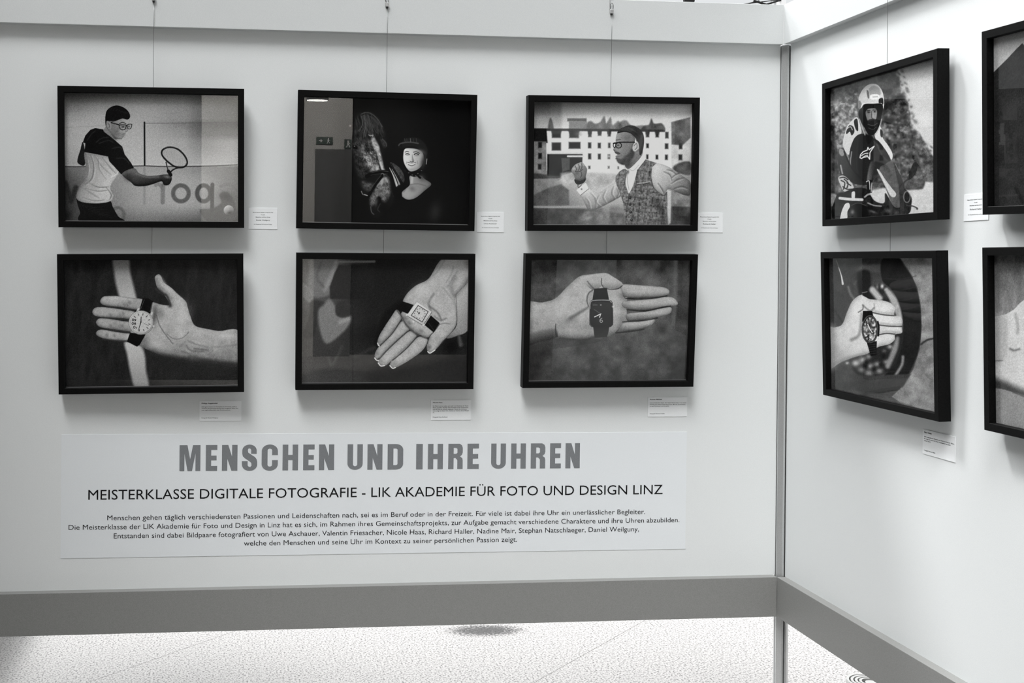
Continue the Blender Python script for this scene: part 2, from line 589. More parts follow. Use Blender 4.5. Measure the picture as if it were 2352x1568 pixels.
def print_tennis():
    s = Sheet([(123.4, 143.7), (1857.9, 171.0), (1858.5, 1433.9), (132.6, 1426.3)], seed=3)
    s.grid([120, 500, 920, 1300, 1480, 1850], [145, 260, 400, 455, 560, 640, 868, 886, 1050, 1250, 1430],
           [[66, 80, 95, 90, 74, 70], [108, 145, 160, 148, 116, 102], [150, 165, 162, 140, 112, 98], [163, 170, 165, 130, 90, 84],
            [165, 175, 170, 150, 108, 112], [165, 180, 176, 166, 135, 165], [155, 176, 186, 182, 174, 180],
            [100, 140, 160, 152, 138, 118], [72, 135, 165, 170, 160, 120], [50, 125, 160, 170, 160, 100], [58, 95, 125, 112, 100, 70]])
    s.stroke(72, [(930, 448), (1300, 446), (1850, 440)], 5, 8, a=.8)
    s.stroke(130, [(125, 490), (525, 474)], 5, 8, a=.6)
    s.stroke(205, [(125, 868), (500, 868), (900, 862), (1400, 866), (1850, 852)], 12, 12, a=.35)
    s.stroke(62, [(122, 880), (250, 884), (420, 880), (700, 880), (920, 875), (1100, 881), (1400, 880), (1640, 874), (1850, 864)], 10, 9)
    s.stroke(22, [(922, 440), (924, 868)], 17, 6, False)
    s.stroke(125, [(922, 890), (922, 1250)], 24, 18, False, a=.55)
    # lettering on the cloth seen from behind, out of focus
    s.stroke(112, [(1106, 1075), (1104, 1240)], 42, 16, a=.8)
    s.stroke(118, [(1035, 1068), (1070, 1060), (1104, 1095)], 38, 16, a=.7)
    s.ring(84, 1287, 1150, 78, 80, 42, soft=16, a=.9)
    s.ring(72, 1515, 1150, 66, 80, 42, soft=16, a=.9)
    s.stroke(68, [(1602, 1062), (1598, 1325)], 38, 14, False, a=.95)
    s.stroke(112, [(1690, 1078), (1740, 1058), (1800, 1075), (1815, 1105)], 34, 18, a=.7)
    s.fill(82, [(1478, 1315), (1600, 1300), (1690, 1245), (1672, 1165), (1735, 1132), (1800, 1190), (1832, 1285), (1808, 1430), (1560, 1430)], 22, a=.9)
    s.blob(55, 1740, 1180, 60, 40, 20, a=.7)
    s.stroke(36, [(135, 1050), (190, 1225), (235, 1090)], 48, 34, False, a=.85)
    s.blob(30, 150, 1370, 50, 60, a=.8)
    s.ring(92, 655, 1365, 62, 72, 32, soft=20, a=.8)
    s.oval((1740, 1280, 195, 1790, 1360, 90), 1766, 1318, 51, 49)
    s.blob(45, 1775, 1345, 26, 16, -20, a=.8)
    # trousers
    s.fill((280, 1230, 22, 600, 1420, 12), [(243, 1195), (300, 1235), (450, 1250), (575, 1225), (608, 1290), (660, 1380), (705, 1430), (288, 1430), (278, 1340), (255, 1270)])
    for k in range(5):
        s.stroke(40, [(300 + 30 * k, 1270 + 20 * k), (420 + 30 * k, 1290 + 22 * k), (520 + 20 * k, 1280 + 30 * k)], 5, 8, a=.5)
    # far arm
    s.fill(26, [(305, 635), (328, 740), (323, 868), (258, 850), (253, 805), (280, 715)])
    # light half of the shirt
    s.fill((320, 900, 142, 560, 1000, 190), [(323, 735), (430, 750), (560, 785), (612, 850), (662, 935), (640, 985), (598, 1045), (580, 1100), (603, 1168), (578, 1228), (450, 1250), (300, 1237), (241, 1190), (273, 1085), (322, 1020), (335, 900)], 4, relief=(70, 14, 0, 26))
    for P, w, v in [([(385, 765), (415, 880), (395, 1000), (330, 1060)], 11, 92), ([(425, 770), (500, 880), (590, 965)], 11, 98),
                    ([(500, 790), (590, 900), (645, 955)], 12, 88), ([(335, 1015), (440, 1085), (565, 1085)], 12, 85),
                    ([(285, 1085), (390, 1150), (470, 1200)], 11, 80), ([(330, 1100), (450, 1128), (555, 1118)], 9, 105),
                    ([(540, 1090), (590, 1160), (575, 1210)], 11, 75), ([(300, 1190), (420, 1225), (520, 1215)], 9, 105),
                    ([(345, 800), (360, 900), (345, 985)], 10, 110), ([(460, 800), (470, 900), (540, 1010)], 8, 115)]:
        s.stroke(v, P, [2, w * 1.3, 3], 16, a=.75)
        s.stroke(214, [(x + 13, y + 10) for x, y in P], [2, w, 2], 18, a=.5)
    s.stroke(238, [(595, 985), (640, 960), (660, 930)], 9, 8, a=.6)
    # dark yoke and sleeve
    s.fill(13, [(430, 496), (508, 510), (560, 562), (630, 620), (700, 682), (725, 760), (785, 840), (818, 895), (690, 960), (622, 885), (570, 830), (557, 782), (430, 756), (323, 737), (330, 650), (305, 640), (330, 572), (380, 515)], smooth=False)
    for P in ([(440, 640), (490, 600), (560, 590)], [(470, 650), (560, 620), (610, 640)], [(600, 700), (680, 690), (715, 740)], [(640, 800), (720, 800), (770, 850)], [(350, 620), (390, 560), (430, 525)]):
        s.stroke(52, P, 9, 14, a=.6)
    # neck, head
    s.fill(122, [(520, 505), (560, 470), (640, 560), (645, 608), (600, 590), (555, 562), (515, 528)])
    s.blob(60, 625, 600, 26, 14, 30, a=.7)
    s.fill((560, 470, 120, 770, 470, 165), [(540, 425), (590, 418), (700, 400), (768, 398), (770, 450), (778, 492), (748, 508), (737, 540), (728, 566), (692, 604), (642, 600), (602, 562), (562, 522), (540, 480)], 4, relief=(34, 10, -20, 26))
    s.blob(88, 640, 540, 45, 50, 20, a=.6)
    s.blob(182, 690, 520, 30, 22, a=.5)
    s.stroke(62, [(595, 560), (640, 598), (692, 603)], 10, 12, a=.6)
    s.fill(138, [(540, 430), (576, 440), (586, 495), (562, 506), (546, 470)])
    s.stroke(70, [(556, 445), (572, 470), (566, 495)], 6, 6)
    s.fill(13, [(534, 480), (529, 400), (545, 322), (600, 280), (660, 271), (730, 300), (770, 345), (778, 388), (752, 412), (700, 402), (640, 424), (606, 432), (588, 428), (570, 428), (546, 425), (540, 450)])
    for k in range(7):
        s.stroke(42, [(585 + 24 * k, 312 + 6 * k), (600 + 26 * k, 292 + 9 * k)], 7, 10, a=.5)
    s.stroke(38, [(672, 452), (705, 440), (735, 452)], 9, 6, a=.9)
    s.stroke(8, [(590, 442), (672, 466)], 11, 4)
    s.stroke(12, [(672, 468), (735, 466), (738, 480), (728, 508), (698, 514), (678, 500)], 8, 4, closed=True)
    s.stroke(12, [(752, 464), (792, 458), (794, 474), (784, 500), (764, 506), (752, 492)], 7, 4, closed=True)
    s.stroke(10, [(737, 478), (750, 474)], 8)
    s.blob(35, 708, 484, 16, 9)
    s.blob(35, 766, 480, 9, 8, a=.8)
    s.stroke(92, [(742, 495), (752, 522), (736, 532)], 7, 6, a=.8)
    s.stroke(66, [(690, 560), (712, 556), (728, 553)], [3, 6, 3], 5, a=.85)
    s.blob(92, 704, 576, 18, 6, a=.5)
    s.blob(92, 664, 500, 20, 34, 20, a=.45)
    s.blob(100, 612, 470, 24, 40, a=.5)
    # racket arm and hand
    s.fill((840, 925, 98, 870, 1075, 30), [(696, 955), (815, 897), (868, 948), (950, 974), (1060, 970), (1120, 960), (1180, 966), (1196, 1010), (1168, 1062), (1118, 1066), (1092, 1030), (1000, 1060), (920, 1078), (832, 1076), (788, 1040)], 4, relief=(40, 14, -80, 18))
    s.stroke(125, [(840, 950), (940, 985), (1060, 985)], 18, 26, a=.55)
    s.blob(28, 760, 985, 50, 40, 50, a=.6)
    s.blob(130, 1150, 985, 34, 14, 10, a=.7)
    for k in range(3):
        s.stroke(30, [(1122 + 22 * k, 1000 + 5 * k), (1142 + 20 * k, 1042 - 3 * k)], 6, 6, a=.7)
    s.blob(25, 1140, 1050, 30, 16, a=.8)
    # racket
    R = [(1105, 715), (1170, 688), (1255, 708), (1325, 775), (1350, 845), (1312, 888), (1232, 884), (1152, 830), (1098, 765)]
    s.fill(150, R, a=.35)
    for k in range(9):
        s.stroke(120, [(1115 + 26 * k, 720 + 8 * k), (1140 + 24 * k, 820 + 9 * k)], 2.5, 5, a=.35)
    s.stroke(20, R, 17, 5, closed=True)
    s.stroke(125, [(1120, 700), (1175, 682), (1240, 695)], 4, 5, a=.5)
    s.stroke(38, [(1138, 838), (1162, 935)], 12)
    s.stroke(150, [(1146, 850), (1166, 920)], 4, a=.6)
    s.stroke(22, [(1265, 892), (1215, 910), (1180, 940)], 14)
    s.stroke(12, [(1162, 928), (1186, 965)], 34)
    return s.done()

def print_horse():
    s = Sheet([(123.4, 139.3), (1786.0, 185.1), (1759.8, 1421.6), (105.7, 1394.9)], seed=5)
    s.t[:] = 13
    s.t += 3 * s.noise(500, 2)
    n = s.noise(34, 3) + 0.7 * s.noise(12, 2, sx=2.2, rot=-25)
    hair = s.noise(40, 3, sx=3.2, rot=-20)
    # horse
    s.fill(20, [(630, 340), (720, 300), (820, 310), (900, 420), (950, 600), (925, 660), (930, 880), (1000, 1080), (1012, 1200), (900, 1330), (822, 1342), (772, 1262), (780, 1150), (700, 1090), (640, 900), (612, 700)], 30, a=.9)
    s.fill(s.field(82 + 70 * n), [(640, 560), (720, 600), (790, 560), (860, 720), (890, 850), (850, 890), (770, 880), (690, 790), (630, 690)], 70, a=.75)
    s.fill(s.field(132 + 75 * n), [(700, 690), (780, 740), (850, 800), (880, 880), (800, 890), (740, 810)], 55, a=.75)
    s.stroke(s.field(172 + 66 * n), [(800, 535), (845, 640), (880, 760), (905, 850), (930, 900)], [34, 58, 44, 34, 30], 26, a=.9)
    s.fill(s.field(40 + 34 * n), [(612, 640), (690, 640), (720, 800), (790, 900), (700, 960), (650, 880)], 40, a=.7)
    for k in range(60):
        q = s.rng.random(3)
        s.blob(215, 720 + 150 * q[0], 690 + 190 * q[1] * (0.4 + 0.6 * q[0]), 4 + 7 * q[2], 4, 50, a=.4)
    s.stroke(205, [(885, 800), (908, 870)], 16, 16, a=.8)
    s.stroke(215, [(862, 838), (850, 880)], 24, 20, a=.6)
    s.stroke(10, [(842, 690), (868, 800), (895, 880)], 10, 16, a=.7)
    s.fill(s.field(58 + 45 * n), [(880, 540), (940, 590), (950, 640), (915, 640)], 30, a=.6)
    s.stroke(92, [(905, 560), (942, 600), (948, 635)], 5, 7, a=.8)
    s.fill(s.field(38 + 40 * hair), [(640, 360), (700, 305), (790, 300), (870, 370), (920, 470), (930, 560), (860, 520), (800, 560), (700, 600), (630, 520)], 40, a=.85)
    for k in range(40):
        q = s.rng.random(5)
        x0 = 690 + 130 * q[0]
        s.stroke(40 + 70 * q[1] ** 2, [(x0, 315 + 60 * abs(q[0] - .4)), (x0 + 10 + 50 * q[2] * (q[0] + .3), 400 + 30 * q[3]), (x0 - 30 + 130 * q[0], 480 + 70 * q[4])], 4, 6, a=.7)
    for k, (P, v) in enumerate([([(700, 310), (745, 297), (800, 312), (860, 365), (905, 440)], 92), ([(720, 330), (800, 345), (870, 420)], 55), ([(700, 350), (760, 420), (790, 500)], 50),
                                ([(740, 350), (800, 420), (850, 500)], 60), ([(730, 400), (745, 450), (790, 520)], 72), ([(660, 380), (690, 450), (700, 540)], 40),
                                ([(790, 370), (850, 440), (900, 530)], 46), ([(640, 420), (650, 500), (630, 580)], 34), ([(815, 345), (880, 410), (915, 500)], 58)]):
        s.stroke(v, P, 6, 9, a=.85)
    s.stroke(165, [(770, 520), (788, 530), (812, 522), (808, 536)], 6, 5)
    s.blob(88, 585, 430, 12, 10, a=.7)
    s.oval(6, 634, 645, 26, 20, 30, 12)
    s.blob(140, 628, 634, 7, 5)
    s.stroke(62, [(610, 610), (650, 620), (680, 660)], 8, 12, a=.7)
    # muzzle
    s.fill(s.field(112 + 68 * n), [(880, 950), (965, 950), (985, 1080), (940, 1190), (870, 1160), (800, 1230), (785, 1160), (835, 1050)], 45, a=.85)
    s.stroke(170, [(905, 960), (900, 1010)], 26, 24, a=.8)
    s.stroke(165, [(940, 955), (955, 985)], 18, 16, a=.8)
    s.fill(s.field(74 + 45 * n), [(700, 985), (780, 1000), (830, 1020), (790, 1080), (720, 1060)], 40, a=.8)
    s.oval(7, 868, 1178, 26, 42, 12, 24)
    s.blob(120, 846, 1195, 16, 40, 10, a=.5)
    s.stroke(70, [(885, 1210), (860, 1265), (880, 1290)], 8, 14, a=.8)
    s.stroke(105, [(790, 1240), (798, 1290), (822, 1316)], 7, 10, a=.85)
    s.blob(10, 925, 1260, 50, 70, a=.8)
    s.stroke(35, [(1000, 1080), (1018, 1140)], 8, 12, a=.8)
    # bridle
    s.stroke(8, [(752, 935), (820, 905), (900, 890), (968, 898)], 40, 8)
    s.stroke(95, [(800, 898), (880, 880), (965, 888)], 5, 6, a=.8)
    s.stroke(78, [(790, 925), (880, 910), (960, 912)], 4, 6, a=.7)
    s.ring(120, 908, 922, 14, 16, 6, a=.8)
    s.stroke(8, [(905, 930), (850, 1000), (800, 1080), (765, 1135)], 30, 8)
    s.stroke(72, [(890, 930), (835, 1000), (785, 1080)], 5, 6, a=.8)
    s.stroke(50, [(915, 945), (860, 1012), (812, 1090)], 4, 6, a=.7)
    s.stroke(125, [(697, 1085), (704, 1105), (716, 1118)], 8, 7)
    s.stroke(165, [(728, 1118), (756, 1128)], 9, 7)
    s.stroke(45, [(940, 920), (975, 950)], 12, 8)
    # white braid and leather flap between horse and rider
    s.fill(s.field(62 + 30 * n), [(985, 798), (1050, 825), (1105, 885), (1128, 960), (1112, 1002), (1070, 950), (1030, 880)], 8)
    s.stroke(14, [(995, 810), (1060, 920), (1110, 1000)], 9, 5)
    s.stroke(185, [(978, 850), (1018, 930), (1056, 1036)], [4, 12, 26], 5)
    s.stroke(150, [(1002, 862), (1050, 950), (1078, 1020)], [4, 9, 18], 5)
    s.stroke(10, [(990, 860), (1035, 940), (1066, 1030)], 5, 4)
    # rider's helmet
    s.fill(26, [(1112, 650), (1112, 580), (1180, 548), (1270, 556), (1338, 615), (1360, 690), (1335, 760), (1318, 700), (1262, 668), (1180, 650)], 10)
    s.stroke(82, [(1070, 628), (1092, 606), (1180, 594), (1265, 606)], 12, 9, a=.85)
    s.stroke(20, [(1075, 640), (1120, 650), (1200, 640), (1270, 660)], 18, 10)
    for x, v in ((1130, 78), (1150, 60), (1186, 120), (1215, 55), (1245, 70)):
        s.stroke(v, [(x, 556), (x + 4, 592)], 5, 6, a=.85)
    # face
    s.fill((1130, 760, 222, 1320, 790, 150), [(1132, 662), (1200, 656), (1265, 668), (1308, 700), (1322, 760), (1298, 832), (1248, 872), (1190, 886), (1150, 852), (1120, 790), (1116, 722)], 6, relief=(60, 12, 190, 26))
    s.blob(52, 1318, 790, 26, 70, 12, a=.85)
    s.blob(120, 1290, 690, 40, 22, 20, a=.7)
    s.blob(150, 1205, 868, 55, 14, -8, a=.6)
    s.stroke(45, [(1134, 694), (1152, 686), (1172, 692)], 7, 5)
    s.stroke(45, [(1218, 694), (1245, 690), (1278, 706)], 8, 5)
    s.stroke(25, [(1140, 714), (1158, 708), (1176, 716)], 9, 5)
    s.stroke(25, [(1226, 716), (1246, 708), (1268, 718)], 10, 5)
    s.blob(105, 1158, 722, 18, 7, a=.6)
    s.blob(95, 1250, 726, 22, 8, a=.6)
    s.fill(120, [(1206, 715), (1214, 750), (1226, 782), (1208, 792), (1202, 760)], 8, a=.8)
    s.stroke(45, [(1183, 784), (1202, 792), (1218, 786)], 7, 5, a=.9)
    s.stroke(110, [(1160, 796), (1200, 803), (1240, 798)], 8, 5)
    s.stroke(232, [(1168, 808), (1200, 813), (1232, 808)], 10, 4)
    s.stroke(105, [(1166, 818), (1200, 830), (1234, 816)], 9, 6)
    s.stroke(110, [(1150, 790), (1145, 812)], 5, 6, a=.6)
    s.stroke(105, [(1256, 780), (1262, 812)], 6, 7, a=.6)
    s.stroke(130, [(1352, 762), (1346, 812)], 8, 5)
    # neck, chest, chin strap
    s.fill((1150, 1080, 158, 1390, 1010, 112), [(1182, 930), (1290, 930), (1330, 962), (1396, 1014), (1330, 1078), (1240, 1150), (1160, 1168), (1102, 1132), (1104, 1090), (1180, 1020)], 6, relief=(50, 14, 200, 26))
    s.blob(60, 1300, 945, 40, 34, 30, a=.7)
    s.stroke(205, [(1205, 940), (1200, 1000)], 22, 24, a=.6)
    s.stroke(92, [(1180, 1020), (1260, 1010), (1340, 1030)], 9, 16, a=.7)
    s.blob(88, 1205, 1060, 34, 26, 30, a=.6)
    s.stroke(90, [(1120, 1090), (1150, 1050)], 12, 18, a=.5)
    s.stroke(10, [(1146, 868), (1186, 915), (1240, 928), (1300, 872)], 22, 7)
    s.stroke(10, [(1250, 920), (1285, 950)], 20, 8)
    for x, y in ((1170, 900), (1205, 922), (1240, 930), (1262, 908), (1298, 878)):
        s.blob(120, x, y, 7, 5, a=.8)
    s.fill(9, [(1010, 1080), (1100, 1010), (1180, 1016), (1108, 1086), (1102, 1136), (1060, 1180)], 14, a=.9)
    s.blob(36, 1435, 1290, 60, 100, 10, a=.9)
    return s.done(3.0)

def print_waistcoat():
    s = Sheet([(151.0, 152.5), (1791.0, 174.1), (1771.6, 1419.6), (139.4, 1416.7)], w=560, h=420, seed=7)
    s.grid([150, 420, 470, 800, 1200, 1770], [155, 250, 340, 440, 860, 930, 1060, 1230, 1260, 1415],
           [[62, 78, 105, 100, 105, 120], [95, 108, 150, 165, 165, 170], [150, 150, 195, 215, 215, 205], [170, 190, 220, 222, 225, 190],
            [110, 150, 222, 225, 225, 180], [125, 170, 208, 215, 200, 150], [92, 115, 150, 190, 190, 130], [95, 100, 120, 165, 170, 90], [60, 66, 80, 125, 130, 66], [58, 58, 75, 110, 110, 50]])
    m = s.noise(70, 4)
    g = s.noise(26, 3)
    # trees above the roof
    s.fill(s.field(72 + 45 * m), [(690, 440), (705, 370), (745, 350), (790, 375), (840, 360), (885, 300), (905, 370), (950, 310), (970, 390), (1030, 350), (1050, 440)], 26, a=.75)
    s.fill(s.field(85 + 35 * m), [(1020, 440), (1040, 365), (1110, 340), (1150, 385), (1200, 400), (1290, 395), (1310, 440)], 26, a=.7)
    s.fill(s.field(62 + 45 * m), [(1280, 450), (1290, 400), (1345, 385), (1370, 325), (1400, 375), (1480, 375), (1500, 450)], 22, a=.85)
    s.fill(s.field(70 + 30 * m), [(305, 440), (312, 360), (330, 315), (350, 360), (362, 440)], 20, a=.9)
    s.fill(92, [(503, 322), (702, 322), (702, 356), (503, 352)], 14, False)
    s.fill(122, [(520, 352), (704, 356), (704, 440), (520, 440)], 16, False, a=.9)
    # building
    s.fill(s.field(228 + 14 * g), [(285, 452), (1580, 452), (1580, 860), (285, 860)], 16, False)
    s.fill(s.field(196 + 30 * m), [(1575, 470), (1770, 480), (1770, 800), (1575, 810)], 20, False)
    s.stroke(52, [(160, 438), (700, 442), (1500, 450)], 24, 18, False)
    s.fill(20, [(150, 428), (288, 428), (300, 575), (150, 575)], 18, False)
    s.fill(s.field(120 + 45 * m), [(150, 560), (285, 560), (290, 900), (150, 900)], 18, False)
    for x, y, w, h, v in [(390, 482, 92, 82, 18), (572, 486, 98, 76, 45), (735, 482, 34, 66, 45), (836, 474, 34, 54, 50), (935, 478, 30, 60, 48), (1330, 485, 34, 62, 45), (1430, 482, 34, 70, 35), (1530, 494, 34, 66, 40),
                          (390, 612, 94, 82, 14), (578, 600, 120, 68, 14), (733, 600, 32, 58, 14), (833, 602, 30, 54, 14), (935, 600, 24, 52, 40), (1330, 604, 26, 46, 25), (1527, 608, 34, 56, 25), (1672, 608, 34, 58, 25),
                          (733, 713, 30, 58, 14), (833, 715, 28, 56, 16), (932, 716, 24, 48, 60), (1328, 718, 20, 46, 18), (1427, 720, 26, 46, 25), (1525, 722, 28, 52, 22), (1670, 722, 36, 56, 25),
                          (730, 826, 20, 30, 30), (930, 825, 16, 24, 60), (1028, 830, 14, 26, 70), (222, 595, 38, 60, 14), (222, 708, 38, 60, 14), (218, 820, 34, 56, 25)]:
        s.fill(v + 6, [(x - w / 2, y - h / 2), (x + w / 2, y - h / 2), (x + w / 2, y + h / 2), (x - w / 2, y + h / 2)], 22, False)
    for x, w in ((390, 92), (572, 98), (735, 40), (836, 40), (935, 40), (1330, 40), (1430, 44)):
        s.fill(50, [(x - w * .62, 448), (x + w * .62, 448), (x + w * .45, 485), (x - w * .45, 485)], 18, False, a=.85)
    s.blob(228, 932, 712, 8, 14, a=.8)
    s.blob(120, 620, 480, 40, 30, a=.5)
    # porch
    s.fill(s.field(26 + 14 * m), [(296, 690), (660, 690), (655, 860), (545, 880), (430, 915), (296, 915)], 12, False)
    s.stroke(175, [(300, 682), (660, 680)], 10, 10, False, a=.7)
    s.stroke(205, [(508, 712), (664, 712)], 20, 9, False)
    s.fill(105, [(440, 730), (528, 730), (528, 850), (450, 872)], 12, False, a=.6)
    s.fill(s.field(46 + 30 * m), [(150, 890), (300, 900), (430, 905), (400, 945), (150, 950)], 24, a=.8)
    # lawn
    s.fill(s.field(128 + 22 * m), [(150, 945), (330, 940), (440, 940), (330, 1020), (150, 1110)], 18, False)
    s.fill(s.field(76 + 26 * m), [(150, 1120), (330, 1030), (440, 1000), (520, 1060), (520, 1215), (150, 1220)], 26, False, a=.85)
    s.fill(s.field(168 + 46 * m), [(450, 880), (760, 880), (1000, 900), (1000, 960), (760, 1080), (600, 1060), (480, 960)], 40, a=.8)
    s.stroke(165, [(150, 1232), (450, 1234), (1080, 1218)], 20, 18, a=.8)
    s.fill(s.field(58 + 32 * m), [(150, 1250), (700, 1255), (1090, 1300), (1090, 1420), (150, 1420)], 20, False, a=.8)
    s.fill(s.field(120 + 50 * m), [(690, 1285), (1080, 1225), (1100, 1420), (640, 1420)], 60, a=.7)
    s.blob(150, 725, 1345, 40, 16, -15, a=.8)
    # bushes and ground at the right, below a reflection painted dark
    s.fill(s.field(60 + 50 * m), [(1575, 360), (1770, 310), (1775, 520), (1690, 600), (1580, 590)], 18, False, a=.75)  # dark shape of a glass reflection, painted into the print
    s.fill(s.field(58 + 40 * m), [(1590, 830), (1660, 780), (1770, 770), (1775, 900), (1640, 880)], 26, a=.85)
    s.fill(s.field(125 + 70 * m), [(1520, 1050), (1770, 1080), (1770, 1230), (1530, 1230)], 30, False, a=.9)
    s.fill(s.field(60 + 30 * m), [(1580, 1225), (1770, 1235), (1770, 1420), (1540, 1420)], 24, False)
    s.fill(205, [(1525, 1050), (1575, 1070), (1570, 1400), (1540, 1420)], 20, False, a=.8)
    # rear sleeve
    s.fill((1400, 900, 205, 1760, 1050, 105), [(1400, 785), (1500, 800), (1600, 850), (1700, 920), (1775, 985), (1770, 1105), (1715, 1112), (1640, 1085), (1560, 1050), (1532, 1060), (1498, 1106), (1450, 1092), (1395, 1030), (1362, 930), (1362, 845)], 6, relief=(80, 20, -90, 34))
    for P in ([(1575, 935), (1630, 895), (1680, 880)], [(1580, 990), (1640, 950), (1710, 930)], [(1500, 870), (1560, 900), (1580, 960)], [(1440, 990), (1480, 1050), (1500, 1095)], [(1600, 1045), (1680, 1020), (1750, 1040)], [(1530, 850), (1580, 860), (1620, 890)]):
        s.stroke(66, P, [3, 15, 3], 20, a=.65)
        s.stroke(226, [(x - 4, y + 18) for x, y in P], [2, 10, 2], 16, a=.4)
    # front sleeve and cuff
    s.fill((800, 1040, 205, 860, 1260, 120), [(598, 1062), (690, 985), (728, 1040), (820, 1088), (900, 1040), (985, 985), (1010, 960), (1045, 1080), (1052, 1122), (900, 1210), (765, 1272), (718, 1262), (660, 1155)], 6, relief=(70, 22, -70, 30))
    s.fill(222, [(598, 1062), (690, 985), (724, 1045), (640, 1112)], 6, False)
    s.stroke(95, [(640, 1112), (724, 1046)], 6, 6)
    s.blob(70, 650, 1050, 8, 8)
    for P in ([(690, 1140), (720, 1180), (735, 1250)], [(740, 1090), (790, 1150), (790, 1240)], [(830, 1110), (800, 1180), (850, 1230)], [(900, 1060), (870, 1130), (900, 1190)], [(980, 1020), (960, 1090), (990, 1150)], [(1010, 1040), (1030, 1090), (1010, 1130)]):
        s.stroke(98, P, [2, 14, 4], 20, a=.6)
        s.stroke(232, [(x + 18, y) for x, y in P], [2, 11, 3], 18, a=.45)
    s.stroke(88, [(720, 1262), (800, 1255), (900, 1205), (1050, 1122)], 12, 18, a=.6)
    # wrist and fist
    s.fill(112, [(585, 935), (680, 900), (690, 960), (620, 1010), (590, 985)], 6)
    s.fill(16, [(578, 948), (640, 962), (684, 922), (692, 958), (660, 992), (612, 1000), (585, 985)], 6)
    s.stroke(20, [(612, 1000), (618, 1035), (650, 1005)], 6, 5)
    s.fill((570, 800, 150, 690, 930, 92), [(544, 855), (578, 802), (620, 780), (655, 774), (700, 828), (706, 862), (684, 940), (640, 960), (588, 952), (570, 905)], 6, relief=(40, 22, -80, 22))
    for x, y in ((572, 838), (600, 812), (636, 795), (672, 800)):
        s.blob(180, x, y, 15, 12, a=.8)
    for P in ([(585, 812), (598, 845), (585, 868)], [(618, 796), (628, 830), (615, 860)], [(650, 790), (655, 820), (640, 850)], [(590, 870), (630, 868), (660, 845)], [(640, 860), (652, 900), (640, 930)]):
        s.stroke(42, P, 7, 7, a=.8)
    s.blob(60, 600, 890, 22, 20, a=.5)
    # shirt front and collar
    s.fill(228, [(1270, 700), (1322, 742), (1225, 860), (1190, 1010), (1142, 1092), (1105, 1010), (1118, 900), (1086, 842), (1100, 800), (1180, 800)], 5, False)
    s.stroke(150, [(1130, 830), (1180, 860), (1240, 800)], 6, 8, a=.7)
    s.stroke(130, [(1130, 870), (1122, 960), (1140, 1060)], 6, 8, a=.8)
    s.blob(70, 1128, 872, 14, 22, a=.8)
    # waistcoat
    tw = 112 + 46 * s.noise(15, 2) - 22 * np.exp(-((np.mod(s.x + .12 * s.y, 62) - 31) / 7) ** 2) - 18 * np.exp(-((np.mod(s.y - .1 * s.x, 70) - 35) / 8) ** 2)
    s.fill(s.field(tw + 8), [(1086, 842), (1122, 872), (1102, 980), (1132, 1090), (1165, 1130), (1160, 1420), (1106, 1420), (1082, 1210), (1042, 1085), (1000, 965), (1020, 892)], 5)
    s.fill(s.field(tw), [(1310, 744), (1425, 780), (1372, 830), (1364, 930), (1395, 1040), (1450, 1098), (1500, 1110), (1532, 1075), (1538, 1200), (1522, 1300), (1532, 1420), (1108, 1420), (1088, 1220), (1142, 1092), (1186, 1005), (1224, 852)], 5, False)
    s.stroke(40, [(1400, 1180), (1470, 1260), (1500, 1420)], 60, 70, a=.5)
    s.stroke(45, [(1372, 840), (1366, 930), (1400, 1040), (1490, 1112), (1530, 1080)], 8, 10, a=.7)
    s.stroke(48, [(1142, 1092), (1130, 1180), (1110, 1260)], 8, 10, a=.6)
    s.stroke(178, [(1224, 992), (1290, 985), (1352, 972)], 11, 8, a=.75)
    s.stroke(48, [(1228, 1004), (1352, 985)], 7, 8, a=.7)
    s.stroke(150, [(1180, 1188), (1260, 1175), (1320, 1158)], 6, 8, a=.7)
    s.stroke(150, [(1300, 1370), (1380, 1350), (1450, 1335)], 6, 8, a=.7)
    s.stroke(165, [(1190, 960), (1180, 1020), (1145, 1092)], 5, 7, a=.5)
    for x, y in ((1150, 1136), (1150, 1206), (1156, 1286), (1166, 1366)):
        s.oval(40, x, y, 15, 15)
        s.blob(150, x - 3, y - 4, 6, 5, a=.8)
    # neck and head
    s.fill((1120, 780, 95, 1260, 700, 120), [(1185, 660), (1272, 640), (1272, 705), (1190, 800), (1130, 842), (1096, 800), (1150, 745)], 6)
    s.blob(50, 1130, 800, 40, 26, -35, a=.6)
    s.fill((1010, 500, 146, 1190, 640, 108), [(1022, 470), (1080, 455), (1150, 462), (1205, 520), (1195, 570), (1178, 640), (1192, 690), (1150, 760), (1095, 798), (1034, 782), (1010, 742), (1004, 712), (1018, 696), (996, 674), (976, 642), (994, 604), (1002, 560), (1004, 520)], 5, relief=(50, 14, 200, 16))
    s.blob(150, 1040, 650, 24, 18, a=.6)
    s.blob(72, 1120, 520, 50, 40, a=.4)
    s.fill(s.field(52 + 24 * g), [(1166, 640), (1196, 690), (1152, 762), (1092, 800), (1036, 786), (1010, 748), (1030, 738), (1066, 740), (1096, 712), (1130, 690)], 30, a=.85)
    s.fill(46, [(990, 664), (1020, 666), (1050, 682), (1038, 692), (1004, 686)], 12, a=.8)
    s.stroke(150, [(1002, 702), (1024, 704)], 8, 8, a=.5)
    s.stroke(92, [(1002, 716), (1030, 716), (1046, 712)], 7, 6, a=.8)
    s.blob(35, 1010, 735, 12, 8, a=.7)
    s.blob(36, 990, 650, 9, 6, a=.7)
    s.fill(48, [(1018, 476), (1040, 436), (1100, 404), (1160, 393), (1222, 412), (1272, 455), (1294, 520), (1290, 610), (1268, 690), (1246, 690), (1240, 600), (1218, 562), (1205, 520), (1160, 478), (1090, 462)], 6)
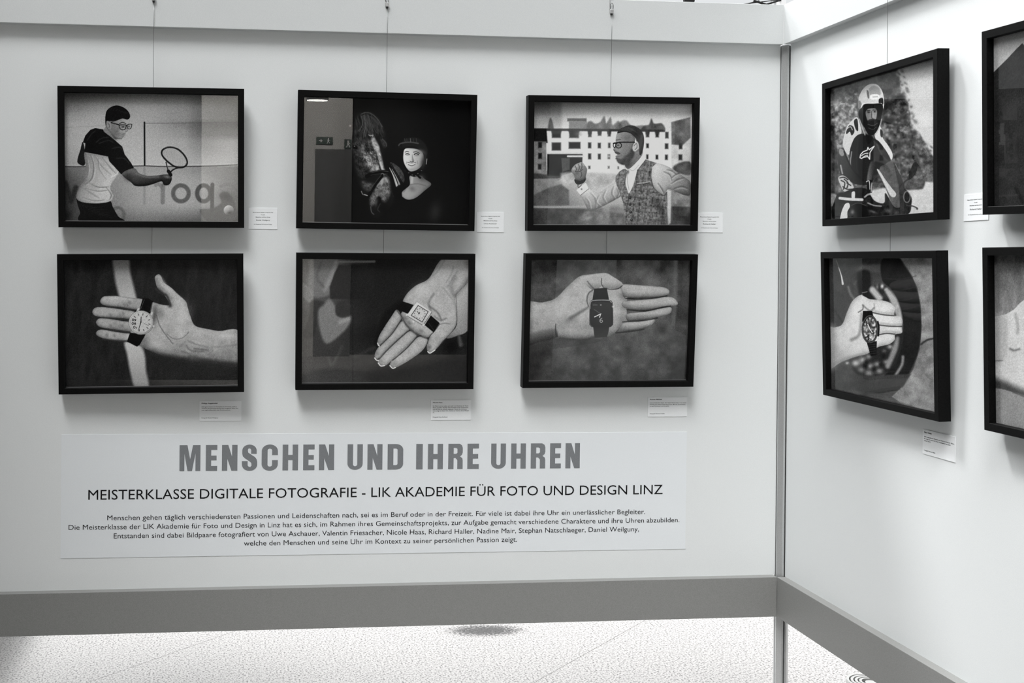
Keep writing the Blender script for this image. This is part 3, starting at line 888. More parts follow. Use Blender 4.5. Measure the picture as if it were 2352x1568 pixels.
    for k in range(6):
        s.stroke(95, [(1050 + 12 * k, 440 + 4 * k), (1110 + 16 * k, 412 + 8 * k), (1180 + 14 * k, 430 + 14 * k)], 5, 9, a=.45)
    s.stroke(14, [(1030, 468), (1090, 456), (1150, 470), (1210, 520)], 7, 8, a=.7)
    s.blob(22, 1215, 480, 40, 30, 35, a=.6)
    s.stroke(78, [(1240, 640), (1262, 560), (1270, 500)], 26, 26, a=.5)
    s.fill(186, [(1180, 602), (1200, 566), (1228, 562), (1238, 600), (1226, 642), (1198, 662), (1176, 634)], 5)
    s.stroke(72, [(1192, 604), (1216, 580), (1222, 618), (1200, 645)], 7, 6, a=.8)
    s.stroke(12, [(978, 580), (1060, 568), (1195, 568)], 13, 4)
    s.ring(12, 1032, 600, 30, 27, 9)
    s.ring(12, 990, 598, 13, 25, 8)
    s.blob(30, 1026, 598, 12, 7, a=.8)
    s.stroke(30, [(1005, 545), (1050, 540)], 8, 6, a=.6)
    return s.done()

def print_round_watch():
    s = Sheet([(121.1, 124.7), (1900.7, 116.0), (1908.9, 1404.8), (136.7, 1433.3)], seed=11)
    s.t[:] = 34
    s.t += 9 * s.noise(160, 3, sx=3, rot=8)
    s.fill((700, 130, 128, 780, 480, 175), [(628, 100), (778, 100), (802, 250), (846, 430), (856, 540), (716, 540), (662, 400), (636, 250)], 46)
    s.fill((840, 980, 190, 920, 1400, 150), [(748, 960), (905, 1000), (952, 1100), (965, 1250), (990, 1440), (858, 1440), (808, 1300), (770, 1100)], 42)
    sk = s.noise(70, 3)
    fine = s.noise(16, 2)
    def finger(P, v=166):
        s.fill(s.field(v + 16 * sk + 9 * fine), P, 5, relief=(46, 26, -80, 52))
    finger([(492, 540), (520, 500), (580, 490), (680, 492), (800, 508), (940, 530), (910, 620), (840, 628), (700, 606), (580, 596), (510, 575)])
    finger([(410, 655), (436, 614), (500, 604), (600, 612), (720, 630), (850, 655), (815, 722), (690, 716), (540, 712), (440, 694)])
    finger([(449, 765), (470, 728), (520, 718), (620, 730), (720, 748), (810, 765), (830, 850), (760, 852), (610, 832), (490, 810)], 160)
    finger([(448, 872), (474, 842), (530, 838), (640, 858), (740, 872), (830, 885), (800, 952), (690, 950), (560, 935), (470, 905)])
    # palm, thumb, wrist
    s.fill(s.field(168 + 18 * sk + 9 * fine - 34 * np.clip((s.y - 900) / 250, 0, 1)),
           [(1000, 552), (1130, 580), (1205, 578), (1160, 490), (1085, 412), (1062, 340), (1056, 295), (1088, 267), (1116, 282), (1150, 350), (1230, 410), (1292, 470), (1372, 542), (1394, 605), (1422, 700), (1472, 795), (1600, 828), (1720, 848), (1920, 852), (1920, 1196), (1700, 1190), (1500, 1165), (1300, 1135), (1150, 1105), (1000, 1050), (900, 1002), (780, 958), (805, 850), (880, 620)], 5, relief=(110, 34, -70, 36))
    s.stroke(38, [(1000, 1060), (1150, 1112), (1320, 1150), (1520, 1180), (1700, 1215), (1910, 1235)], [20, 50, 90, 120, 130], 60, a=.85)
    s.fill(34, [(1000, 1068), (1150, 1118), (1320, 1160), (1520, 1200), (1700, 1240), (1910, 1250), (1910, 1300), (1500, 1300), (1100, 1200)], 26)
    for P in ([(560, 600), (700, 612), (840, 636)], [(520, 714), (680, 724), (800, 742)], [(560, 832), (700, 850), (800, 868)], [(520, 934), (650, 950), (780, 955)]):
        s.stroke(52, P, 16, 16, a=.8)
    for x, y in ((775, 590), (740, 580), (700, 690), (730, 670), (600, 690), (720, 800), (690, 810), (600, 800), (640, 900), (560, 895), (795, 560)):
        s.blob(92, x, y, 22, 16, 60, a=.5)
    s.stroke(210, [(540, 512), (680, 512), (820, 530)], 18, 30, a=.35)
    s.stroke(46, [(1075, 420), (1140, 470), (1180, 490), (1210, 570)], [36, 30, 20, 22], 26, a=.85)
    s.blob(30, 1212, 590, 22, 22, a=.8)
    s.stroke(88, [(1072, 690), (1100, 780), (1140, 850), (1200, 930), (1240, 980)], 10, 12, a=.75)
    s.stroke(95, [(1180, 880), (1250, 930), (1340, 920), (1405, 860)], 8, 12, a=.7)
    s.blob(108, 1100, 670, 60, 60, 30, a=.6)
    s.blob(62, 1052, 700, 22, 90, 8, a=.7)
    s.blob(84, 1050, 620, 30, 36, a=.6)
    s.blob(96, 950, 950, 40, 60, 20, a=.6)
    s.blob(205, 1330, 700, 80, 130, 20, a=.4)
    s.blob(205, 1090, 1000, 90, 60, 20, a=.4)
    for P, v in (([(1400, 950), (1480, 985), (1600, 1015)], 108), ([(1380, 1000), (1430, 1050), (1560, 1060)], 90), ([(1330, 1060), (1400, 1080), (1440, 1130)], 95), ([(1640, 1010), (1760, 1010), (1890, 990)], 125), ([(1460, 1030), (1600, 1045)], 85), ([(1310, 1010), (1370, 960)], 115)):
        s.stroke(v, P, 14, 24, a=.65)
    s.blob(78, 1460, 1130, 60, 30, 10, a=.6)
    s.stroke(196, [(1120, 300), (1200, 410), (1330, 520)], 22, 34, a=.4)
    # strap
    s.fill(11, [(930, 516), (985, 514), (1036, 542), (1010, 672), (895, 640)], 5, False)
    s.fill(11, [(800, 868), (960, 885), (905, 985), (872, 1012), (768, 960)], 6, False)
    for k in range(8):
        s.stroke(120, [(946 - 5 * k, 530 + 13 * k), (944 - 5 * k, 536 + 13 * k)], 4, 4, a=.8)
        s.stroke(120, [(1028 - 3 * k, 560 + 12 * k), (1027 - 3 * k, 566 + 12 * k)], 4, 4, a=.8)
    s.stroke(185, [(888, 622), (858, 680)], 20, 6)
    s.stroke(185, [(1024, 664), (1014, 700)], 20, 6)
    # case and dial
    s.oval((820, 680, 205, 1000, 880, 150), 914, 764, 128, 124)
    s.ring(95, 914, 764, 127, 123, 5, soft=5, a=.8)
    s.oval(s.field(188 + 10 * sk), 914, 762, 112, 108)
    s.ring(130, 914, 762, 113, 109, 4, a=.7)
    for k in range(12):
        if k in (7, 8, 9): continue
        a = math.radians(-90 + 12 + 30 * k)
        s.stroke(40, [(914 + 78 * math.cos(a), 762 + 76 * math.sin(a)), (914 + 96 * math.cos(a), 762 + 93 * math.sin(a))], 7, 4, False)
    def zero(x, y): s.ring(18, x, y, 9, 11, 6)
    zero(830, 736); zero(828, 774); zero(843, 812)
    s.ring(18, 853, 734, 7, 6, 5); s.stroke(18, [(860, 734), (858, 744), (848, 749)], 5)
    s.ring(18, 852, 770, 7, 5, 5); s.ring(18, 852, 780, 7, 6, 5)
    s.stroke(18, [(858, 808), (872, 814), (858, 830)], 5, 4, False)
    s.stroke(12, [(912, 757), (884, 850)], [10, 10, 4], 4, False)
    s.stroke(12, [(912, 757), (914, 706)], 8, 4, False)
    s.stroke(70, [(945, 772), (992, 796)], 4, 4, False)
    s.oval(12, 912, 757, 7, 7)
    s.oval(190, 1042, 800, 10, 10)
    return s.done()

def print_square_watch():
    s = Sheet([(109.0, 107.8), (1817.7, 117.6), (1799.2, 1379.1), (99.8, 1388.5)], seed=13)
    s.grid([100, 400, 620, 850, 1100, 1400, 1815], [110, 300, 500, 700, 900, 1100, 1385],
           [[52, 95, 45, 26, 26, 28, 60], [85, 100, 36, 26, 26, 28, 60], [90, 66, 36, 28, 26, 28, 40], [60, 56, 42, 30, 26, 28, 40], [44, 48, 34, 22, 22, 24, 30], [48, 42, 38, 34, 32, 34, 34], [66, 58, 56, 36, 36, 36, 30]])
    s.fill(112, [(205, 100), (470, 110), (430, 230), (395, 380), (385, 480), (215, 500), (165, 380), (180, 230)], 40, a=.85)
    s.stroke(150, [(455, 150), (420, 260), (340, 420)], 44, 44, a=.7)
    s.stroke(62, [(300, 150), (260, 300), (330, 400)], 20, 40, a=.5)
    s.fill(30, [(486, 172), (850, 172), (850, 522), (395, 522), (392, 400), (440, 260)], 20, False)  # dark rectangle reflected in the glass, painted into the print
    s.stroke(120, [(480, 140), (850, 136)], 24, 18, False, a=.8)
    s.fill(118, [(110, 360), (205, 430), (215, 520), (180, 560), (110, 480)], 26, a=.8)
    s.fill(32, [(205, 540), (335, 560), (280, 640), (230, 900), (120, 900), (180, 700)], 40, a=.75)
    s.fill(122, [(385, 520), (450, 600), (470, 690), (600, 690), (600, 770), (510, 880), (360, 980), (292, 850), (272, 650), (330, 580)], 40, a=.9)
    s.fill(40, [(455, 590), (520, 540), (610, 560), (600, 690), (520, 715), (458, 680)], 26, a=.9)
    s.stroke(165, [(500, 760), (575, 730)], 40, 40, a=.6)
    s.stroke(80, [(380, 1130), (420, 1190), (520, 1010)], 24, 40, a=.4)
    s.stroke(56, [(640, 1120), (850, 1020)], 30, 40, a=.6)
    s.stroke(20, [(628, 700), (628, 1380)], 8, 14, a=.6)  # edge of the same reflection, painted as a dark line
    # cloth behind the wrist
    s.fill((1750, 420, 180, 1700, 850, 140), [(1830, 340), (1680, 500), (1700, 780), (1590, 920), (1700, 900), (1830, 800)], 12)
    s.blob(8, 1640, 1010, 90, 90, a=.9)
    s.stroke(85, [(1720, 900), (1740, 990)], [24, 44], 34, a=.8)
    s.fill(10, [(940, 680), (1080, 560), (1160, 540), (1200, 640), (1060, 760), (900, 1000), (850, 960), (900, 800)], 50, a=.6)
    sk = s.noise(60, 3)
    V = s.field(172 + 14 * sk + 8 * s.noise(15, 2))
    s.fill(V, [(1560, 100), (1840, 100), (1830, 320), (1690, 490), (1692, 620), (1696, 770), (1632, 878), (1560, 950), (1500, 1022), (1436, 1076), (1398, 1056), (1390, 985), (1412, 920), (1380, 915), (1250, 860), (1180, 800), (1120, 700), (1150, 620), (1144, 540), (1200, 450), (1285, 378), (1412, 308)], 5, relief=(60, 22, -60, 50))
    s.fill(V, [(1074, 633), (1112, 660), (1124, 730), (1040, 850), (955, 950), (905, 1000), (884, 970), (900, 900), (960, 800), (1020, 710)], 5, relief=(60, 22, -60, 50))
    s.fill(V, [(1130, 752), (1195, 800), (1200, 850), (1100, 935), (1000, 1025), (905, 1120), (868, 1135), (854, 1095), (890, 1020), (1000, 895)], 5, relief=(60, 22, -60, 50))
    s.fill(V, [(1190, 862), (1255, 860), (1282, 910), (1185, 1015), (1080, 1105), (970, 1205), (920, 1205), (888, 1170), (920, 1100), (1050, 975)], 5, relief=(60, 22, -60, 50))
    s.fill(V, [(1290, 918), (1370, 908), (1400, 950), (1350, 1045), (1250, 1125), (1120, 1205), (1050, 1230), (1012, 1198), (1040, 1140), (1150, 1030)], 5, relief=(60, 22, -60, 50))
    for P in ([(1122, 745), (1030, 880), (905, 1005)], [(1198, 850), (1090, 945), (980, 1050), (900, 1140)], [(1285, 915), (1170, 1040), (1040, 1150)]):
        s.stroke(30, P, 11, 9, a=.9)
        s.stroke(105, [(x + 14, y - 18) for x, y in P], 14, 26, a=.45)
    s.stroke(52, [(1085, 640), (1130, 700), (1180, 790), (1280, 880), (1400, 930)], 15, 18, a=.75)
    for x, y, r in ((1165, 720, 40), (1230, 830, 40), (1290, 880, 30), (1210, 770, 30), (1330, 850, 30)):
        s.blob(82, x, y, r, r * .7, 30, a=.55)
    for x, y in ((905, 960), (880, 1085), (920, 1160), (1055, 1185)):
        s.blob(118, x, y, 20, 24, 45, a=.6)
    s.blob(92, 1415, 1020, 26, 34, 40, a=.6)
    for P in ([(884, 975), (892, 998), (902, 1004)], [(853, 1128), (870, 1148), (892, 1156)], [(890, 1180), (916, 1210), (955, 1206)], [(1010, 1206), (1038, 1234), (1068, 1226)], [(1400, 1062), (1424, 1078), (1474, 1046)]):
        s.stroke(232, P, 10, 5)
    s.stroke(46, [(1520, 780), (1470, 850), (1420, 905), (1396, 980)], 9, 9, a=.85)
    for P, v, w in (([(1460, 470), (1410, 560), (1430, 640)], 118, 26), ([(1420, 600), (1500, 660), (1540, 740)], 92, 18), ([(1525, 780), (1580, 772), (1625, 778)], 80, 7), ([(1470, 700), (1530, 740), (1590, 720)], 110, 16), ([(1550, 400), (1600, 460), (1680, 560)], 145, 20)):
        s.stroke(v, P, w, 20, a=.7)
    for P in ([(1665, 190), (1640, 270), (1590, 350)], [(1700, 240), (1640, 340), (1600, 400)], [(1570, 130), (1500, 240), (1430, 300)]):
        s.stroke(132, P, 14, 22, a=.6)
    s.stroke(98, [(1815, 330), (1690, 480), (1640, 400), (1680, 300)], 40, 60, a=.5)
    s.stroke(60, [(1690, 490), (1698, 770), (1630, 880), (1500, 1025)], 7, 9, a=.6)
    s.blob(205, 1330, 430, 90, 60, -30, a=.45)
    # strap and watch
    s.fill(12, [(1142, 545), (1255, 582), (1195, 676), (1075, 622)], 7, False)
    s.stroke(150, [(1150, 545), (1245, 575)], 6, 6, a=.7)
    s.fill(13, [(1432, 690), (1522, 768), (1460, 866), (1368, 790)], 7, False)
    s.stroke(70, [(1410, 770), (1460, 840)], 5, 8, a=.6)
    s.fill((1280, 560, 222, 1350, 790, 178), [(1288, 553), (1442, 655), (1350, 792), (1182, 690)], 6, False)
    s.stroke(55, [(1182, 692), (1350, 794), (1442, 657)], 5, 5, False, a=.8)
    s.fill(196, [(1300, 588), (1404, 652), (1342, 758), (1230, 690)], 5, False)
    s.stroke(35, [(1300, 588), (1404, 652), (1342, 758), (1230, 690)], 7, 4, False, closed=True)
    for k in range(12):
        a = math.radians(30 * k + 32)
        s.blob(75, 1317 + 54 * math.cos(a), 672 + 50 * math.sin(a), 6, 5, a=.8)
    s.stroke(20, [(1310, 676), (1292, 648)], 6, 4, False)
    s.stroke(20, [(1310, 676), (1316, 662)], 8, 4, False)
    s.blob(225, 1252, 756, 9, 7)
    s.stroke(215, [(1350, 795), (1362, 784)], 12, 5)
    s.stroke(205, [(1186, 676), (1180, 690)], 12, 5)
    return s.done()

def print_smart_watch():
    s = Sheet([(175.1, 117.8), (1868.7, 124.6), (1823.3, 1394.8), (144.3, 1406.9)], seed=17)
    m = s.noise(120, 3)
    s.grid([145, 560, 1000, 1400, 1870], [118, 420, 800, 1000, 1400], [[50, 58, 60, 68, 66], [82, 76, 80, 88, 72], [66, 72, 78, 84, 64], [50, 70, 74, 72, 56], [40, 58, 60, 60, 48]])
    s.t += 30 * m
    s.stroke(98, [(1716, 130), (1712, 500), (1690, 800)], 46, 22, a=.5)  # bright strip of a glass reflection, painted into the print
    for k in range(26):
        s.blob(95 + 20 * (k % 2), 200 + (k * 373) % 1600, 160 + (k * 517) % 1200, 36, 30, a=.35)
    sk = s.noise(60, 3)
    fine = s.noise(15, 2)
    shade = 172 + 14 * sk + 8 * fine - 40 * np.clip((s.y - 700) / 250, 0, 1)
    s.fill(s.field(shade), [(120, 600), (300, 572), (440, 530), (560, 412), (690, 300), (800, 276), (970, 260), (1050, 300), (1145, 366), (1150, 400), (1200, 520), (1195, 640), (1200, 760), (1130, 830), (1080, 892), (980, 942), (850, 946), (700, 972), (560, 966), (460, 950), (300, 985), (120, 1040)], 5, relief=(90, 26, -60, 44))
    def finger(P, lo): s.fill(s.field(172 + 12 * sk + 8 * fine - 80 * np.clip((s.y - lo) / 70, 0, 1)), P, 5, relief=(44, 22, -80, 44))
    finger([(1130, 384), (1300, 388), (1480, 402), (1590, 412), (1646, 446), (1634, 496), (1550, 522), (1400, 528), (1250, 532), (1170, 522), (1140, 450)], 460)
    finger([(1160, 562), (1300, 550), (1480, 535), (1620, 512), (1700, 530), (1738, 580), (1712, 606), (1600, 622), (1480, 645), (1380, 664), (1230, 652), (1150, 612)], 590)
    finger([(1190, 700), (1300, 680), (1450, 660), (1600, 628), (1664, 625), (1672, 660), (1640, 695), (1520, 736), (1400, 762), (1220, 775)], 690)
    finger([(1110, 850), (1160, 792), (1240, 780), (1340, 772), (1470, 742), (1492, 775), (1430, 832), (1330, 862), (1200, 884), (1080, 900)], 800)
    for P in ([(1180, 528), (1300, 536), (1450, 530), (1620, 504)], [(1200, 650), (1300, 660), (1400, 664), (1560, 628), (1660, 612)], [(1150, 780), (1240, 772), (1380, 764), (1520, 738)], [(1080, 895), (1250, 880), (1380, 856)]):
        s.stroke(26, P, 12, 10, a=.85)
    s.blob(95, 1160, 500, 50, 50, a=.6)
    s.blob(100, 1170, 620, 60, 40, a=.5)
    s.blob(100, 1150, 740, 60, 50, a=.5)
    s.blob(180, 1080, 660, 50, 90, a=.4)
    s.stroke(200, [(1200, 520), (1178, 524)], 6, 5, a=.7)
    # thumb
    s.fill(s.field(176 + 9 * sk - 60 * np.clip((s.y - 360) / 70, 0, 1)), [(700, 310), (800, 284), (960, 264), (1050, 302), (1146, 366), (1142, 408), (1080, 432), (1010, 424), (960, 420), (930, 400), (890, 430), (830, 438), (780, 400)], 6)
    s.stroke(40, [(930, 318), (928, 370), (950, 415)], 8, 8, a=.85)
    s.stroke(60, [(780, 350), (820, 400), (850, 430)], 12, 18, a=.7)
    s.stroke(38, [(960, 422), (1040, 436), (1110, 425), (1148, 396)], 10, 10, a=.8)
    s.stroke(200, [(720, 320), (840, 290), (960, 280)], 14, 24, a=.5)
    s.fill(150, [(790, 470), (830, 440), (850, 520), (810, 600), (780, 540)], 20, a=.7)
    s.stroke(62, [(840, 440), (790, 480), (775, 550), (790, 610)], 12, 14, a=.8)
    # palm folds and shade
    s.stroke(78, [(600, 740), (700, 680), (795, 620)], [34, 26, 14], 36, a=.75)
    s.blob(95, 590, 760, 60, 34, -20, a=.6)
    s.fill((300, 860, 120, 330, 980, 30), [(120, 930), (250, 880), (440, 850), (452, 945), (300, 990), (120, 1045)], 34, a=.85)
    s.stroke(30, [(445, 800), (442, 870), (455, 930)], [6, 16, 26], 14, a=.8)
    s.stroke(42, [(480, 960), (580, 968), (720, 972), (850, 950)], 26, 34, a=.7)
    s.fill(s.field(56 + 18 * m), [(120, 1046), (300, 992), (460, 956), (580, 974), (720, 978), (860, 952), (860, 1000), (120, 1100)], 8, a=.85)
    s.blob(196, 480, 620, 110, 60, -40, a=.4)
    s.blob(176, 620, 880, 130, 40, 5, a=.5)
    # watch
    s.fill(18, [(852, 428), (985, 418), (1008, 545), (832, 552)], 7, False)
    s.fill((920, 820, 30, 920, 945, 44), [(838, 815), (1014, 815), (1000, 900), (985, 940), (856, 948), (848, 880)], 7, False)
    s.fill(26, [(840, 546), (1008, 546), (1040, 566), (1048, 600), (1052, 790), (1040, 818), (1010, 834), (842, 834), (810, 816), (800, 788), (803, 600), (812, 566)], 5)
    s.fill((920, 570, 40, 920, 820, 30), [(846, 572), (1004, 572), (1030, 600), (1034, 780), (1004, 812), (848, 812), (822, 780), (822, 600)], 6)
    s.stroke(168, [(808, 640), (812, 580), (845, 552), (1000, 550), (1034, 574)], 7, 5)
    s.stroke(105, [(804, 640), (805, 790), (830, 826)], 6, 5, a=.8)
    s.stroke(225, [(856, 726), (922, 694)], 9, 4, False)
    s.stroke(215, [(908, 730), (922, 692)], 9, 4, False)
    s.stroke(105, [(852, 648), (926, 696)], 4, 4, False)
    s.stroke(160, [(934, 740), (916, 752), (912, 772)], 7, 4)
    s.ring(160, 926, 772, 13, 13, 7)
    s.stroke(110, [(840, 600), (886, 600)], 8, 6, a=.8)
    s.blob(215, 922, 600, 7, 6)
    s.blob(235, 1048, 618, 9, 8)
    s.stroke(100, [(1042, 600), (1052, 660)], 5, 5, a=.7)
    return s.done()

def print_rider():
    s = Sheet([(130.4, 399.9), (999.6, 145.0), (1001.6, 1382.6), (133.2, 1444.3)], w=440, h=400, seed=19)
    m = s.noise(60, 4)
    f = s.noise(26, 3)
    s.t = 98 + 78 * m + 50 * f
    s.t -= 45 * np.exp(-((s.x - 640) / 170) ** 2) * (s.y > 400)
    s.t += 70 * np.clip(f + 0.15, 0, 1) * (s.x < 340)
    s.t = np.clip(s.t, 16, 235)
    s.fill(s.field(86 + 40 * m), [(130, 380), (700, 200), (690, 420), (560, 470), (400, 380), (240, 470), (150, 520)], 60, a=.75)
    s.fill(s.field(212 - 70 * np.clip((330 - s.y) / 160, 0, 1) + 6 * f), [(672, 150), (678, 270), (694, 380), (735, 440), (750, 520), (772, 600), (776, 690), (800, 715), (838, 745), (870, 800), (905, 860), (948, 930), (1010, 960), (1010, 120)], 22, False)
    for k in range(60):      # leaf edges against the sky, and light leaves out of focus
        yy = 250 + 11.3 * k
        xx = np.interp(yy, [250, 440, 600, 715, 800, 930], [685, 735, 772, 800, 870, 948])
        q = s.rng.random(4)
        s.blob(70 if k % 2 else 200, xx + 60 * (q[0] - .55), yy + 20 * (q[1] - .5), 8 + 16 * q[2], 7 + 10 * q[3], 40, a=.7)
    for k in range(90):
        s.blob(205, 140 + 220 * s.rng.random(), 520 + 460 * s.rng.random(), 8 + k % 7, 10, -30, a=.55)
    for k in range(60):
        s.blob(190, 560 + 320 * s.rng.random(), 640 + 480 * s.rng.random(), 8 + k % 9, 10, 20, a=.42)
    s.blob(232, 880, 640, 70, 60, a=.5)
    s.stroke(165, [(600, 470), (800, 470), (1000, 462)], 4, 6, a=.3)  # faint line reflected in the glass, painted into the print
    # bright street behind the machine
    s.fill(s.field(212 + 16 * f), [(430, 1215), (560, 1190), (760, 1205), (870, 1195), (890, 1140), (1010, 1150), (1010, 1400), (430, 1420)], 22, False)
    s.fill(s.field(70 + 45 * m), [(690, 1120), (860, 1120), (868, 1195), (760, 1205), (700, 1200)], 20, a=.7)
    s.fill(s.field(48 + 60 * m), [(125, 700), (185, 860), (195, 1250), (180, 1440), (125, 1450)], 30, a=.8)
    s.fill(s.field(205 + 40 * f), [(130, 1240), (182, 1250), (176, 1320), (130, 1330)], 20, a=.7)
    # shoulders and jacket
    s.fill(216, [(232, 860), (232, 800), (250, 735), (262, 700), (300, 652), (346, 626), (376, 720), (372, 760), (322, 790), (296, 860), (272, 926)], 5)
    s.fill(20, [(255, 745), (280, 690), (312, 700), (322, 740), (300, 770), (285, 740), (262, 758)], 5)
    s.fill(24, [(318, 655), (345, 640), (352, 730), (332, 720)], 5)
    s.stroke(200, [(265, 715), (290, 700), (305, 725)], 6, 4)
    s.fill(222, [(520, 690), (545, 740), (550, 792), (592, 850), (628, 920), (612, 962), (545, 862), (484, 776)], 5)
    s.fill(50, [(530, 720), (548, 740), (545, 786), (530, 770)], 5)
    s.fill((300, 900, 22, 560, 950, 40), [(330, 782), (400, 756), (470, 790), (530, 830), (612, 962), (575, 1012), (522, 1040), (505, 1090), (470, 1130), (440, 1165), (312, 1152), (292, 1060), (284, 900)], 5)
    s.stroke(55, [(350, 800), (340, 950), (345, 1100)], 10, 18, a=.6)
    s.fill((420, 1000, 150, 470, 1000, 60), [(445, 1000), (482, 960), (492, 900), (486, 980), (470, 1080), (450, 1160), (420, 1150)], 14, a=.75)
    s.stroke(205, [(300, 900), (290, 990), (302, 1060), (304, 1150)], 7, 7, a=.8)
    s.stroke(90, [(500, 840), (540, 920), (590, 980)], 8, 16, a=.6)
    s.fill(8, [(415, 770), (470, 780), (440, 840), (425, 830)], 10, a=.8)
    # star emblem on the chest
    s.stroke(236, [(366, 948), (372, 922), (392, 900), (424, 888), (430, 866), (440, 884), (480, 856), (460, 886), (446, 908), (444, 960), (428, 938), (400, 944), (378, 954)], 8, 4, False, closed=True)
    s.stroke(236, [(378, 932), (404, 916), (430, 912)], 7, 4)
    s.stroke(236, [(388, 946), (410, 932), (428, 928)], 6, 4)
    # arm, glove
    s.fill((200, 900, 62, 330, 1080, 34), [(186, 900), (212, 872), (240, 880), (300, 1030), (396, 1136), (330, 1160), (262, 1120), (220, 1090), (192, 1010)], 5)
    s.oval(150, 218, 905, 20, 32, -20, 10)
    s.stroke(18, [(240, 900), (300, 1030), (390, 1132)], 12, 8)
    s.stroke(195, [(212, 1010), (220, 1050), (226, 1075)], 12, 8, a=.8)
    s.fill(205, [(192, 1110), (225, 1090), (262, 1108), (306, 1160), (316, 1196), (290, 1222), (240, 1218), (212, 1170)], 5)
    for P in ([(215, 1130), (245, 1150), (235, 1200)], [(240, 1120), (270, 1150), (262, 1190)], [(262, 1150), (292, 1170)], [(205, 1110), (240, 1105), (270, 1125)], [(230, 1180), (262, 1200), (300, 1200)]):
        s.stroke(22, P, 9, 5)
    # helmet
    s.fill((370, 420, 205, 550, 420, 225), [(352, 548), (352, 500), (366, 440), (400, 388), (450, 358), (508, 366), (548, 425), (560, 505), (552, 560), (540, 540), (440, 516), (402, 520), (372, 556)], 5)
    s.fill(150, [(438, 400), (470, 372), (520, 390), (532, 440), (500, 450), (450, 450)], 14, a=.8)
    s.fill(92, [(420, 410), (436, 420), (440, 470), (428, 466)], 7)
    s.fill(242, [(452, 445), (512, 442), (518, 478), (456, 482)], 6)
    s.stroke(120, [(470, 462), (506, 460)], 8, 5, a=.6)
    s.fill(40, [(518, 480), (548, 470), (552, 520), (520, 518)], 6)
    s.fill(92, [(350, 500), (372, 500), (380, 545), (352, 620)], 10, a=.7)
    s.stroke(236, [(375, 548), (402, 514), (540, 516)], 6, 5)
    # visor opening and face
    s.fill(17, [(382, 546), (404, 520), (470, 516), (546, 522), (540, 610), (526, 680), (490, 752), (440, 768), (398, 700), (362, 640), (356, 580)], 6)
    s.fill((420, 600, 120, 500, 600, 160), [(412, 582), (436, 556), (494, 558), (502, 600), (492, 642), (462, 650), (432, 656), (416, 620)], 9)
    s.stroke(28, [(424, 572), (446, 568)], 7, 5)
    s.stroke(28, [(470, 566), (496, 566)], 7, 5)
    s.blob(20, 436, 584, 12, 7)
    s.blob(20, 484, 580, 11, 7)
    s.stroke(62, [(462, 575), (458, 620), (468, 636)], 6, 6, a=.8)
    s.stroke(190, [(470, 580), (472, 625)], 8, 8, a=.7)
    s.fill(30, [(430, 650), (470, 636), (500, 650), (490, 690), (440, 690)], 10, a=.85)
    s.stroke(95, [(430, 680), (470, 692), (505, 672)], 5, 6, a=.8)
    s.stroke(80, [(436, 710), (470, 722), (496, 704)], 5, 6, a=.8)
    s.stroke(190, [(362, 640), (390, 720), (406, 765)], 9, 7, a=.8)
    s.stroke(190, [(540, 640), (520, 710), (486, 770)], 8, 7, a=.8)
    # motorcycle
    s.fill(s.field(24 + 30 * f), [(175, 1260), (250, 1220), (330, 1190), (420, 1200), (480, 1290), (560, 1310), (570, 1230), (640, 1320), (700, 1190), (740, 1210), (776, 1262), (778, 1322), (752, 1398), (600, 1420), (170, 1450)], 9)
    s.fill(s.field(88 + 20 * f), [(524, 1046), (570, 1000), (612, 974), (642, 1010), (668, 1080), (690, 1200), (700, 1330), (640, 1340), (590, 1240)], 7, a=.95)
    s.fill(s.field(48 + 14 * f), [(640, 1010), (690, 1085), (722, 1200), (716, 1390), (690, 1390), (676, 1180)], 7)
    s.fill(206, [(502, 1044), (522, 1050), (568, 1120), (620, 1190), (656, 1236), (642, 1264), (610, 1252), (570, 1180), (530, 1100)], 6)
    s.stroke(225, [(506, 1042), (560, 1130), (612, 1240)], 7, 5, a=.8)
    s.stroke(150, [(650, 1000), (690, 1080)], 6, 6, a=.7)
    s.fill(34, [(756, 1088), (776, 1030), (800, 986), (824, 998), (826, 1030), (808, 1082), (772, 1118), (744, 1124)], 5)
    s.stroke(36, [(770, 1112), (720, 1145), (716, 1190)], 11, 6)
    s.ring(150, 742, 1262, 26, 44, 9, soft=6, a=.7)
    s.stroke(60, [(740, 1330), (790, 1336), (826, 1352)], 10, 5)
    s.oval(80, 824, 1356, 9, 9)
    s.fill(22, [(420, 1128), (468, 1124), (462, 1228), (424, 1232)], 5, False)
    s.stroke(205, [(418, 1140), (440, 1136), (446, 1200)], 7, 5)
    s.stroke(205, [(462, 1150), (456, 1220)], 6, 5)
    s.stroke(222, [(205, 1272), (280, 1280), (384, 1284)], 22, 7)
    s.fill(225, [(300, 1226), (326, 1222), (322, 1282), (302, 1280)], 5)
    s.stroke(205, [(405, 1262), (440, 1240), (500, 1250)], 14, 9, a=.8)
    s.stroke(190, [(430, 1310), (480, 1330), (536, 1336)], 10, 9, a=.8)
    s.oval(12, 350, 1370, 78, 66, 0, 8)
    s.blob(165, 306, 1382, 18, 20, a=.7)
    s.stroke(110, [(300, 1330), (350, 1310), (410, 1330)], 6, 8, a=.7)
    s.fill(226, [(208, 1428), (222, 1370), (246, 1320), (276, 1310), (286, 1340), (266, 1380), (262, 1440), (212, 1446)], 5)
    s.blob(150, 470, 1380, 30, 10, 20, a=.6)
    s.blob(140, 590, 1370, 24, 16, a=.5)
    s.blob(120, 660, 1390, 20, 20, a=.5)
    return s.done(edge=False)

